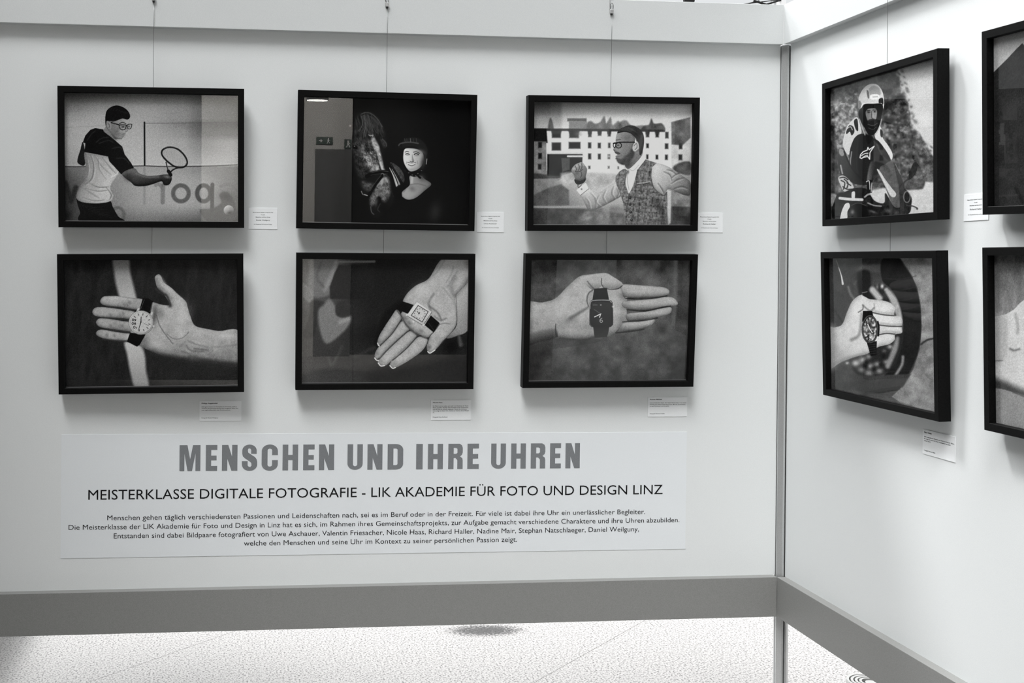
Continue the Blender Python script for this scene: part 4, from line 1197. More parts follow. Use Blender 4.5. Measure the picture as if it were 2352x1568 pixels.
def print_car_wheel():
    s = Sheet([(108.1, 103.4), (892.1, 102.1), (910.4, 1217.6), (124.9, 1044.6)], w=440, h=400, seed=23)
    m = s.noise(60, 4)
    f = s.noise(30, 3)
    s.t = 66 + 12 * m
    # road
    s.fill(s.field(128 + 45 * m), [(610, 90), (640, 130), (700, 220), (745, 320), (768, 450), (774, 600), (760, 760), (715, 900), (640, 1020), (560, 1100), (700, 1200), (920, 1240), (920, 90)], 12, False)
    s.stroke(46, [(770, 722), (820, 690), (900, 676)], 13, 14)
    # body of the car
    s.fill(s.field(56 + 10 * m), [(100, 90), (330, 90), (300, 300), (230, 500), (130, 640), (100, 640)], 40, a=.8)
    s.stroke(225, [(176, 168), (196, 230), (206, 288)], [4, 8, 14], 8)
    s.stroke(140, [(160, 120), (178, 170)], 5, 8, a=.6)
    s.stroke(120, [(245, 310), (262, 360), (290, 400)], 16, 20, a=.8)
    s.stroke(95, [(290, 290), (330, 240)], 14, 22, a=.7)
    s.stroke(30, [(150, 480), (200, 560)], 10, 18, a=.7)
    s.blob(112, 350, 180, 50, 26, a=.8)
    s.fill(102, [(340, 150), (490, 140), (490, 205), (330, 200)], 24, False, a=.6)
    s.fill(22, [(310, 210), (400, 200), (400, 380), (330, 370)], 26, a=.8)
    # tyre
    s.fill(s.field(26 + 8 * m), [(490, 110), (600, 92), (650, 160), (715, 260), (752, 380), (768, 500), (770, 640), (748, 780), (700, 900), (640, 1010), (560, 1060), (400, 1070), (520, 930), (600, 820), (640, 640), (620, 460), (560, 330), (490, 260)], 14)
    for y in (250, 330, 405, 470):
        s.stroke(52, [(520, y), (620, y + 4), (735, y - 20)], 6, 12, a=.6)
    # rim
    s.fill(34, [(250, 800), (300, 560), (360, 380), (440, 300), (520, 310), (590, 400), (632, 540), (640, 680), (600, 830), (520, 930), (400, 960), (300, 930)], 24)
    s.stroke(s.field(178 + 30 * f), [(520, 330), (575, 410), (612, 520), (622, 620)], [30, 50, 40, 22], 22, a=.9)
    s.stroke(150, [(600, 680), (580, 760), (530, 880)], [24, 40, 34], 26, a=.85)
    s.stroke(205, [(420, 330), (470, 390)], 44, 26, a=.85)
    s.blob(215, 490, 305, 12, 16)
    s.blob(150, 455, 310, 10, 18, a=.7)
    s.stroke(175, [(640, 812), (632, 870), (590, 940)], 18, 22, a=.75)
    for x, y, r, v in ((238, 858, 12, 215), (300, 858, 30, 220), (350, 836, 30, 190), (392, 812, 20, 150), (405, 880, 26, 165), (455, 865, 22, 160), (340, 905, 26, 140), (395, 930, 30, 150), (470, 915, 26, 150), (520, 850, 22, 140), (545, 740, 20, 170), (505, 770, 16, 95)):
        s.blob(v, x, y, r, r * .8, a=.85)
    for x, y in ((370, 880), (430, 900), (375, 850), (500, 810), (480, 870)):
        s.blob(18, x, y, 18, 20, a=.8)
    # sill under the wheel
    s.fill(s.field(62 + 10 * m), [(110, 900), (260, 940), (420, 950), (700, 935), (640, 1030), (560, 1060), (380, 1078), (130, 1060)], 14, False, a=.9)
    for k in range(4):
        s.stroke(30, [(370, 1066 + 6 * k), (620, 1026 + 8 * k)], 4, 6, a=.7)
    s.fill(s.field(75 + 25 * m), [(130, 1050), (420, 1070), (600, 1130), (780, 1200), (500, 1140)], 16, a=.6)
    # hand
    sk = s.noise(50, 3)
    V = s.field(212 + 12 * sk + 6 * s.noise(14, 2))
    s.fill(V, [(95, 622), (150, 600), (202, 578), (240, 482), (280, 405), (346, 364), (396, 396), (480, 404), (552, 426), (582, 462), (578, 515), (620, 518), (637, 556), (630, 592), (633, 640), (584, 652), (580, 690), (540, 722), (462, 742), (384, 790), (300, 812), (200, 848), (95, 890)], 5, relief=(60, 18, -50, 44))
    s.fill(s.field(150 + 8 * sk), [(95, 622), (150, 602), (160, 870), (95, 890)], 60, a=.7)
    for P in ([(420, 494), (500, 510), (575, 516)], [(455, 582), (540, 592), (632, 594)], [(460, 656), (520, 644), (582, 650)]):
        s.stroke(52, P, 9, 7, a=.9)
        s.stroke(135, [(x, y - 14) for x, y in P], 12, 20, a=.5)
    s.stroke(70, [(318, 492), (350, 470), (352, 440)], 7, 9, a=.8)
    s.stroke(92, [(350, 440), (400, 480), (432, 460)], 10, 14, a=.7)
    s.stroke(118, [(340, 500), (335, 590), (320, 660), (270, 690)], [10, 16, 20, 26], 24, a=.75)
    s.stroke(140, [(130, 868), (250, 820), (380, 790)], 18, 30, a=.6)
    s.blob(150, 180, 800, 60, 50, a=.5)
    s.stroke(125, [(430, 430), (436, 470)], 6, 10, a=.6)
    # watch
    s.fill(30, [(342, 352), (384, 338), (398, 396), (350, 372)], 6, False)
    s.stroke(150, [(346, 352), (382, 344)], 6, 5, a=.7)
    s.fill(14, [(352, 482), (418, 482), (430, 540), (345, 560)], 5, False)
    s.fill(14, [(378, 706), (452, 700), (448, 800), (408, 808)], 5, False)
    for k in range(5):
        s.stroke(70, [(394, 728 + 16 * k), (442, 722 + 16 * k)], 4, 6, a=.6)
    s.oval(16, 402, 614, 60, 104)
    s.ring(120, 402, 614, 55, 98, 5, soft=5, a=.7)
    s.oval(s.field(np.clip(112 + 150 * s.noise(15, 2), 10, 240)), 402, 614, 48, 90)
    for k in range(12):
        a = math.radians(30 * k)
        s.blob(215, 402 + 40 * math.cos(a), 614 + 76 * math.sin(a), 6, 8, a=.8)
    s.stroke(225, [(402, 614), (386, 578)], 6, 4, False)
    s.stroke(225, [(402, 614), (420, 640)], 6, 4, False)
    s.stroke(18, [(458, 560), (466, 600), (462, 660)], 12, 6)
    return s.done(edge=False)

def print_dark_shape():
    s = Sheet([(131.9, 214.8), (1486.1, -136.4), (1483.8, 1373.3), (137.7, 1421.9)], w=360, h=280, seed=29)
    s.t = 195 - 50 * np.clip((300 - s.y) / 160, 0, 1) + 4 * s.noise(80, 2)
    s.fill(s.field(46 + 10 * s.noise(90, 3)), [(100, 490), (131, 458), (230, 360), (300, 285), (338, 248), (352, 262), (420, 420), (640, 560), (1000, 600), (1500, 500), (1500, 1450), (100, 1450)], 6, False)
    s.stroke(72, [(260, 700), (340, 690), (500, 760)], 60, 120, a=.4)
    s.stroke(30, [(290, 1290), (340, 1390)], 24, 14, False, a=.8)
    return s.done(edge=False)

def print_skin():
    s = Sheet([(142.5, 119.1), (1556.0, 111.9), (1570.2, 1680.5), (156.8, 1374.0)], w=360, h=280, seed=31)
    s.t = 92 + 18 * s.noise(120, 2, sx=4) + 40 * np.clip((s.y - 200) / 350, 0, 1)
    sk = s.noise(70, 3)
    s.fill(s.field(205 + 12 * sk), [(120, 578), (180, 572), (230, 560), (290, 525), (330, 480), (370, 450), (600, 330), (1000, 300), (1600, 420), (1600, 1700), (900, 1500), (500, 1230), (370, 1180), (260, 1135), (200, 1115), (120, 1105)], 7, False)
    s.fill(165, [(120, 578), (225, 560), (240, 760), (215, 900), (120, 905)], 40, a=.6)
    s.stroke(42, [(120, 1075), (200, 1100), (280, 1130), (370, 1160), (600, 1260)], [90, 80, 60, 50], 70, a=.85)
    s.fill(s.field(142 + 8 * sk), [(120, 1112), (200, 1120), (260, 1138), (370, 1185), (600, 1300), (900, 1560), (120, 1500)], 8, False)
    s.stroke(96, [(262, 818), (290, 832), (330, 822)], 14, 18, a=.8)
    s.stroke(120, [(300, 560), (320, 640), (316, 700)], 18, 30, a=.5)
    s.stroke(92, [(150, 910), (205, 908)], 6, 9, a=.8)
    return s.done(edge=False)

TONES = {'F1': print_tennis, 'F2': print_horse, 'F3': print_waistcoat, 'G1': print_round_watch, 'G2': print_square_watch,
         'G3': print_smart_watch, 'F4': print_rider, 'G4': print_car_wheel, 'F6': print_dark_shape, 'G6': print_skin}

structure(MB().box(-14, -8.2, 0, 14, -8.0, 4.3).build('wall_front', M_dark), 'dark wall of the hall behind the viewer', 'wall')
structure(MB().box(-2.073, -8.0, 0, -0.585, -7.9, 4.3).build('wall_pier', M_hallwall), 'plastered wall section of the hall with a door, behind the viewer', 'wall')
structure(MB().box(-0.955, -7.9, 0, -0.585, -7.885, 2.112).build('door_1', M_door), 'dark grey door in the hall wall section behind the viewer', 'door')

def exit_sign(x0, x1, z0, z1, label, runner):
    root = empty('exit_sign', Matrix.Translation((x0, -7.9, z0)))
    tag(root, label, 'sign')
    w, h = x1 - x0, z1 - z0
    MB().box(0, 0.0002, 0, w, 0.012, h).build('sign_plate', M_signgreen, root, bevel=0.001)
    mb = MB()
    def flat(pts): mb.add([(x, 0.0126, z) for x, z in pts], [tuple(range(len(pts)))])
    n = 2 if not runner else 1
    for k in range(n):
        c = w * (0.5 if runner else 0.27 + 0.46 * k)
        if runner or k == 1:
            flat([(c + math.cos(q) * h * .09, h * .78 + math.sin(q) * h * .09) for q in np.linspace(0, math.tau, 12, endpoint=False)])
            flat([(c - h * .07, h * .40), (c + h * .09, h * .40), (c + h * .07, h * .68), (c - h * .10, h * .66)])
            flat([(c - h * .07, h * .42), (c - h * .22, h * .14), (c - h * .13, h * .12), (c + h * .02, h * .42)])
            flat([(c + h * .09, h * .42), (c + h * .24, h * .20), (c + h * .17, h * .15), (c, h * .42)])
            flat([(c + h * .07, h * .66), (c + h * .26, h * .52), (c + h * .23, h * .46), (c + h * .06, h * .58)])
        else:
            flat([(c - h * .24, h * .42), (c + h * .02, h * .42), (c + h * .02, h * .26), (c + h * .26, h * .50), (c + h * .02, h * .74), (c + h * .02, h * .58), (c - h * .24, h * .58)])
    mb.build('pictogram', M_white, root)
    return root
exit_sign(-0.946, -0.78, 2.157, 2.231, 'small green exit sign with arrow above the grey hall door', False)
exit_sign(-0.665, -0.59, 2.120, 2.212, 'green exit sign with running figure at the corner above the grey hall door', True)

def ceiling_lamp():
    root = empty('hall_lamp', Matrix.Translation((-1.085, -5.60, 2.441)))
    tag(root, 'round white disc lamp on a stem hanging in front of the grey hall door', 'lamp')
    ring = [(math.cos(k * math.tau / 32) * 0.088, math.sin(k * math.tau / 32) * 0.088) for k in range(32)]
    MB().prism(ring, 0.0, 0.02).build('lamp_body', M_white, root)
    m = mat('lamp_diffuser', (0.9, 0.9, 0.9))
    m.node_tree.nodes['Principled BSDF'].inputs['Emission Color'].default_value = (1, 0.98, 0.94, 1)
    m.node_tree.nodes['Principled BSDF'].inputs['Emission Strength'].default_value = 26.0
    MB().prism([(x * .93, y * .93) for x, y in ring], -0.006, 0.0).build('lamp_diffuser', m, root)
    MB().prism([(x * .1, y * .1) for x, y in ring], 0.02, 1.86).build('lamp_stem', M_white, root)
    l = bpy.data.lights.new('pier_fill_spot', 'SPOT')  # added spot without a fixture, brightens the pier for the glass reflections
    l.energy, l.spot_size, l.spot_blend, l.shadow_soft_size = SPOT_W, math.radians(52), 0.5, 0.08
    l.color = (1.0, 0.97, 0.93)
    o = bpy.data.objects.new('pier_fill_spot', l)
    C.objects.link(o)
    o.location = (-1.3, -4.6, 4.25)
    o.rotation_euler = (Vector((-1.3, -7.9, 1.7)) - o.location).to_track_quat('-Z', 'Y').to_euler()
ceiling_lamp()
structure(MB().box(-9.2, -8, 0, -9.0, 15, 4.3).build('wall_left', M_dark), 'dark side wall of the hall', 'wall')
structure(MB().box(9.0, -8, 0, 9.2, 15, 4.3).build('wall_side', M_dark), 'dark far side wall of the hall', 'wall')
structure(MB().box(-14, -12, 4.3, 14, CEIL_Y, 4.5).box(-14, CEIL_Y, 4.3, CEIL_X, 3.0, 4.5).build('ceiling', M_hallwall), 'low solid ceiling over the front part of the hall, left strip added for shade', 'ceiling')  # second box is a strip added to dim the long panel's left end

structure(MB().box(-3.5, 0.7, 0, -2.74, 2.3, 0.5).build('shade_block', M_hallwall, bevel=0.01), 'unseen low block added behind the long panel to shade the floor', 'block')  # added out of view, only to cast shade on the floor corner
# glazed end of the hall, glimpsed over the header beams
structure(MB().box(3.945, 8.0, 0, 4.015, 8.07, 7.0).build('trim_4', M_white), 'slim white hall column seen over the header beam corner', 'column')
structure(MB().box(4.03, 8.3, 0, 4.085, 8.36, 7.0).build('trim_5', M_alu), 'grey window mullion beside the white hall column', 'mullion')
structure(MB().box(4.16, 8.6, 0, 4.20, 8.64, 7.0).build('trim_6', M_slot), 'dark window mullion beside the white hall column', 'mullion')
truss = MB()
for p, q, r in (((3.0, 4.17), (3.72, 4.378), .007), ((3.30, 4.30), (3.95, 4.398), .005), ((3.66, 4.378), (3.80, 4.340), .012), ((3.79, 4.340), (3.96, 4.392), .009),
                ((3.80, 4.340), (3.60, 4.10), .008), ((2.90, 4.36), (3.01, 4.36), .022), ((3.0, 4.17), (3.96, 4.14), .012), ((2.0, 4.42), (3.96, 4.46), .012), ((3.80, 4.34), (3.80, 4.14), .008)):
    truss.tube([(p[0], 8.0, p[1]), (q[0], 8.0, q[1])], r, 8)
structure(truss.build('roof_truss', M_slot), 'thin dark roof truss bars glimpsed above the header beam', 'truss')

# ---------------------------------------------------------------- framed pictures
FW, FH, FB, FD, REC = 0.53, 0.40295, 0.018, 0.030, 0.016

def frame_matrix(wall, base, rot, tilt, yaw=0.0):
    c, s, t = math.cos(rot), math.sin(rot), math.tan(tilt)
    if wall == 'b':
        ex, ez = Vector((c, -t * s, s)), Vector((-s, -t * c, c))
    else:
        ex, ez = Vector((-t * s, -c, s)), Vector((-t * c, s, c))
    ex.normalize(); ez.normalize()
    ey = ez.cross(ex)
    b = Vector(base)
    M = Matrix(((ex.x, ey.x, ez.x, b.x), (ex.y, ey.y, ez.y, b.y), (ex.z, ey.z, ez.z, b.z), (0, 0, 0, 1)))
    return M @ Matrix.Rotation(yaw, 4, 'Z')

def print_mesh(tone, gain):
    """flat printed sheet: a fine grid that carries the printed grey tones"""
    h, w = tone.shape
    iw, ih = FW - 2 * FB, FH - 2 * FB
    xs = np.linspace(-iw / 2, iw / 2, w)
    zs = np.linspace(ih / 2, -ih / 2, h)
    X, Z = np.meshgrid(xs, zs)
    co = np.stack([X, np.full_like(X, REC), Z], -1).reshape(-1, 3).astype(np.float32)
    idx = np.arange(w * h).reshape(h, w)
    quads = np.stack([idx[1:, :-1], idx[1:, 1:], idx[:-1, 1:], idx[:-1, :-1]], -1).reshape(-1, 4)
    me = bpy.data.meshes.new('print')
    me.vertices.add(len(co))
    me.vertices.foreach_set('co', co.ravel())
    nf = len(quads)
    me.loops.add(nf * 4)
    me.polygons.add(nf)
    me.polygons.foreach_set('loop_start', np.arange(0, nf * 4, 4, dtype=np.int32))
    me.loops.foreach_set('vertex_index', quads.ravel().astype(np.int32))
    me.update(calc_edges=True)
    at = me.color_attributes.new('tone', 'FLOAT_COLOR', 'POINT')
    g = np.clip(tone, 0, 255) / 255.0
    lin = np.where(g <= 0.04045, g / 12.92, ((g + 0.055) / 1.055) ** 2.4)
    lin = np.clip(lin * gain, 0.0035, 0.9).ravel()
    col = np.stack([lin * 1.0, lin * 1.0, lin * 0.995, np.ones_like(lin)], -1).astype(np.float32)
    at.data.foreach_set('color', col.ravel())
    return me

M_print = mat('photographic_print', (0.5, 0.5, 0.5), 0.7, spec=0.03)
_a = node(M_print, 'ShaderNodeVertexColor', layer_name='tone')
link(M_print, _a.outputs['Color'], M_print.node_tree.nodes['Principled BSDF'].inputs['Base Color'])

RAILS = []
def rail_meshes():
    w, h, b = FW / 2, FH / 2, FB
    o = [(-w, h), (w, h), (w, -h), (-w, -h)]
    i = [(-w + b, h - b), (w - b, h - b), (w - b, -h + b), (-w + b, -h + b)]
    e = 0.0011      # small eased edges
    for k in range(4):
        j = (k + 1) % 4
        def pt(p, q, y): return (p[0], y, p[1])
        def mixp(p, q, f): return (p[0] + (q[0] - p[0]) * f, p[1] + (q[1] - p[1]) * f)
        prof = [(0.0, FD), (0.0, e), (e / b, 0.0), (1 - e / b, 0.0), (1.0, e), (1.0, FD)]
        mb = MB()
        A = [(*mixp(o[k], i[k], f), y) for f, y in prof]
        B = [(*mixp(o[j], i[j], f), y) for f, y in prof]
        n = len(prof)
        mb.add([(x, y, z) for x, z, y in A] + [(x, y, z) for x, z, y in B],
               [(m, (m + 1) % n, n + (m + 1) % n, n + m) for m in range(n)] + [tuple(range(n)), tuple(range(2 * n - 1, n - 1, -1))])
        RAILS.append(mb)
rail_meshes()
RAIL_ME = []
GLASS_ME = None

def picture(key, wall, base, rot, tilt, label, group, tone):
    global GLASS_ME
    M = frame_matrix(wall, base, rot, tilt, YAWS.get(key, 0.0))
    root = empty('framed_picture', M)
    tag(root, label, 'picture', group)
    if not RAIL_ME:
        for mb in RAILS:
            o = mb.build('frame_rail', M_frame, root)
            RAIL_ME.append(o.data)
        iw, ih = FW / 2 - FB, FH / 2 - FB
        g = MB().add([(-iw, REC - 0.002, -ih), (iw, REC - 0.002, -ih), (iw, REC - 0.002, ih), (-iw, REC - 0.002, ih)], [(0, 1, 2, 3)]).build('glass', M_glass, root)
        GLASS_ME = g.data
        bk = MB().box(-iw + 0.0002, REC + 0.001, -ih + 0.0002, iw - 0.0002, REC + 0.004, ih - 0.0002).build('backing_board', M_slot, root)
        BACK.append(bk.data)
    else:
        for nm, me in [('frame_rail', m) for m in RAIL_ME] + [('glass', GLASS_ME), ('backing_board', BACK[0])]:
            o = bpy.data.objects.new(nm, me)
            C.objects.link(o)
            o.parent = root
    me = print_mesh(tone, GAIN.get(key, PRINT_GAIN))
    me.materials.append(M_print)
    o = bpy.data.objects.new('print', me)
    C.objects.link(o)
    o.parent = root
    return root
BACK = []
GAIN = {'F4': 0.9, 'F6': 0.85, 'G4': 1.2, 'G6': 1.0}      # print density
YAWS = {'G1': -0.026, 'F3': 0.009}      # each picture hangs a little askew on its wires

PIC = [
 ('F1', 'b', (-1.9235, -0.0358, 1.8977), 0.0064, 0.0339, 'black framed photo of a tennis player in glasses swinging a racket'),
 ('F2', 'b', (-1.2393, -0.0368, 1.8984), -0.0054, 0.0389, 'black framed photo of a woman in a riding helmet beside a dark horse'),
 ('F3', 'b', (-0.5525, -0.0385, 1.9016), 0.0087, 0.0352, 'black framed photo of a bearded man in a waistcoat raising his fist'),
 ('G1', 'b', (-1.9224, -0.0385, 1.4191), 0.0123, 0.0251, 'black framed photo of an open hand with a round white dial watch'),
 ('G2', 'b', (-1.2400, -0.0373, 1.4261), 0.0017, 0.0410, 'black framed photo of a downward palm holding a square watch'),
 ('G3', 'b', (-0.5607, -0.0437, 1.4294), 0.0034, 0.0727, 'black framed photo of a hand gripping a dark smart watch'),
 ('F4', 'r', (-0.0319, -0.5513, 1.9132), 0.0001, 0.0146, 'black framed photo of a helmeted rider on a motorcycle'),
 ('G4', 'r', (-0.0354, -0.5662, 1.4368), -0.0019, 0.0316, 'black framed photo of a hand with a watch before a car wheel'),
 ('F6', 'r', (-0.0363, -1.2469, 1.9104), -0.0248, 0.0363, 'black framed photo of a dark peaked shape, half cut off beside the motorcycle rider picture'),
 ('G6', 'r', (-0.0345, -1.2570, 1.4412), -0.0019, 0.0271, 'black framed close-up of pale skin, half cut off beside the car wheel picture'),
]
for key, wall, base, rot, tilt, label in PIC:
    picture(key, wall, base, rot, tilt, label,
            'framed pictures on the long panel' if wall == 'b' else 'framed pictures on the side panel', TONES[key]())

# ---------------------------------------------------------------- hanging wires with their grippers
def hanging_wire(x, wall, zgrip, frames, label, loop=True):
    M = Matrix.Translation((x, 0, 0)) if wall == 'b' else Matrix(((0, 1, 0, 0), (-1, 0, 0, -x), (0, 0, 1, 0), (0, 0, 0, 1)))
    root = empty('hanging_wire', M)
    tag(root, label, 'wire', 'steel hanging wires')
    yb = BY - 0.0030
    path = [(0.0009, yb, zgrip)]
    path += [(0.0009, yb, ZT + 0.01), (0.0, yb + 0.0015, 2.10), (-0.002, 0.0026, 1.73), (-0.003, 0.0027, 1.66), (-0.004, 0.0028, 1.30)]
    MB().tube(path, 0.00062, 6).build('cable', M_wire, root, smooth=True)
    MB().box(-0.0052, yb - 0.0045, zgrip, 0.0052, BY - 0.0002, zgrip + 0.0125).build('gripper', M_clamp, root, bevel=0.0012)
    MB().prism([(math.cos(k * math.tau / 12) * 0.0032, yb + math.sin(k * math.tau / 12) * 0.0028) for k in range(12)], zgrip - 0.0045, zgrip).build('gripper_tip', M_clampdark, root)
    if loop:
        pts = []
        for k in range(15):
            a = -0.75 * math.pi / 1.0 * 0 + (k / 14.0) * math.tau * 0.86 - math.pi / 2 + 0.44
            pts.append((math.cos(a) * 0.0047, yb - 0.001, zgrip + 0.0215 + math.sin(a) * 0.0098))
        MB().tube(pts, 0.0007, 6).build('wire_loop', M_clampdark, root, smooth=True)
    MB().box(-0.0062, BY - 0.0012, zgrip + 0.004, -0.0038, BY - 0.0001, ZTOP + 0.0008).build('hook_strap', M_clamp, root)
    MB().box(-0.0062, BY - 0.0012, ZTOP + 0.0002, 0.004, PY + 0.02, ZTOP + 0.0012).build('hook_top', M_clamp, root)
    return root

hanging_wire(-1.9219, 'b', 2.3530, None, 'thin steel wire hanging above the tennis player picture')
hanging_wire(-1.2406, 'b', 2.3560, None, 'thin steel wire hanging above the horse and rider picture')
hanging_wire(-0.5573, 'b', 2.3565, None, 'thin steel wire hanging above the waistcoat man picture')
hanging_wire(0.5735, 'r', 2.3560, None, 'thin steel wire hanging above the motorcycle rider picture')

# ---------------------------------------------------------------- caption cards
def card(wall, x0, x1, z0, z1, label, group, lines, line=None):
    """lines: (text, x, z, width, cap height, bold) in metres from the card's lower left corner"""
    M = Matrix.Translation((x0, PY, z0)) if wall == 'b' else Matrix(((0, 1, 0, PY), (-1, 0, 0, -x0), (0, 0, 1, z0), (0, 0, 0, 1)))
    root = empty('caption_card', M)
    tag(root, label, 'card', group)
    w, h = x1 - x0, z1 - z0
    MB().box(0, -0.0012, 0, w, -0.0001, h).build('sheet', M_paper, root)
    mb = MB()
    for t, x, z, tw, cap, bold in lines:
        put_text(mb, t, x, z, tw, cap, bold, y=-0.0014)
    mb.build('lettering', M_ink, root)
    return root

def name_card(wall, x0, x1, z0, z1, label, who):
    w, h = x1 - x0, z1 - z0
    def c(t, fz, fw, cap, bold=0.0): return (t, w * (0.5 - fw / 2), h * fz, w * fw, cap, bold)
    card(wall, x0, x1, z0, z1, label, 'small name cards beside the upper pictures', [
        c('Meisterklasse Digitale Fotografie 2018', 0.775, 0.70, 0.0021, 0.012), c('Projekt', 0.665, 0.14, 0.0021, 0.014),
        c('Menschen und ihre Uhren', 0.555, 0.50, 0.0022, 0.022),
        c(who, 0.40, 0.48, 0.0035, 0.006), c('LIK Akademie für Foto und Design', 0.21, 0.62, 0.0021, 0.008)])

name_card('b', -1.6446, -1.5599, 1.6965, 1.7583, 'small white name card right of the tennis player picture', 'Daniel Weilguny')
name_card('b', -0.9604, -0.8773, 1.6942, 1.7542, 'small white name card right of the horse and rider picture', 'Uwe Aschauer')
name_card('b', -0.2760, -0.1905, 1.7003, 1.7602, 'small white name card right of the waistcoat man picture', 'Richard Haller')
name_card('r', 0.8550, 0.9420, 1.7065, 1.7675, 'small white name card right of the motorcycle rider picture', 'Richard Haller')

def story_card(wall, x0, x1, z0, z1, label, head, hw, body, foot, fw):
    w, h = x1 - x0, z1 - z0
    L = [(head, w * 0.05, h * 0.865, w * hw, 0.0031, 0.030)]
    for k, (t, bw) in enumerate(body):
        L.append((t, w * 0.05, h * (0.69 - 0.082 * k), w * bw, 0.0027, 0.016))
    L.append((foot, w * 0.05, h * 0.135, w * fw, 0.0027, 0.014))
    card(wall, x0, x1, z0, z1, label, 'small story cards under the lower pictures', L)

story_card('b', -1.7847, -1.6624, 1.1305, 1.1889, 'white story card under the round white dial watch picture', 'Philipp Angelmaier', 0.39,
           [('Steht gerne immer am Tennisplatz im TT-Center, spielt in', 0.84), ('Vereinen die Herausforderung zum Ausgleich. Seine Uhr,', 0.88), ('treu, egal ob Sportlich oder Konferenzraum.', 0.69)], 'Fotograf: Daniel Weilguny', 0.40)
story_card('b', -1.0961, -0.9738, 1.1281, 1.1877, 'white story card under the square watch picture', 'Nicole Haas', 0.235,
           [('Ihr Pferd und sie teilen seit mehr als 20 Jahren als Team', 0.88), ('Beide genießen dieselbe Zeit, Ausritte in den Donauraum', 0.88), ('und die Zeit ist schnell vergessen. Damit das nicht pas-', 0.85), ('siert, trägt sie diese Uhr, welche an Taschen Ihrer Mutter', 0.90), ('ist.', 0.04)], 'Fotograf: Uwe Aschauer', 0.37)
story_card('b', -0.4230, -0.2983, 1.1339, 1.1934, 'white story card under the smart watch picture', 'Roman Müllner', 0.31,
           [('hat ein Faible für Apple. Die Apple Watch hat er von seiner', 0.93), ('Familie zum Geburtstag bekommen. Mit der Smartwatch', 0.90), ('ist sein Sortiment nun komplett.', 0.49)], 'Fotograf: Richard Haller', 0.38)
story_card('r', 0.7080, 0.8345, 1.1396, 1.2000, 'white story card under the car wheel watch picture', 'Klaus Müller', 0.24,
           [('fährt seit Jahren Rennen mit Stolz am Steuer. Seine', 0.92), ('Er trägt ihn auch mit 70 am Handgelenk bei jeder', 0.82), ('seiner Fahrt.', 0.21)], 'Fotograf: Richard Haller', 0.36)

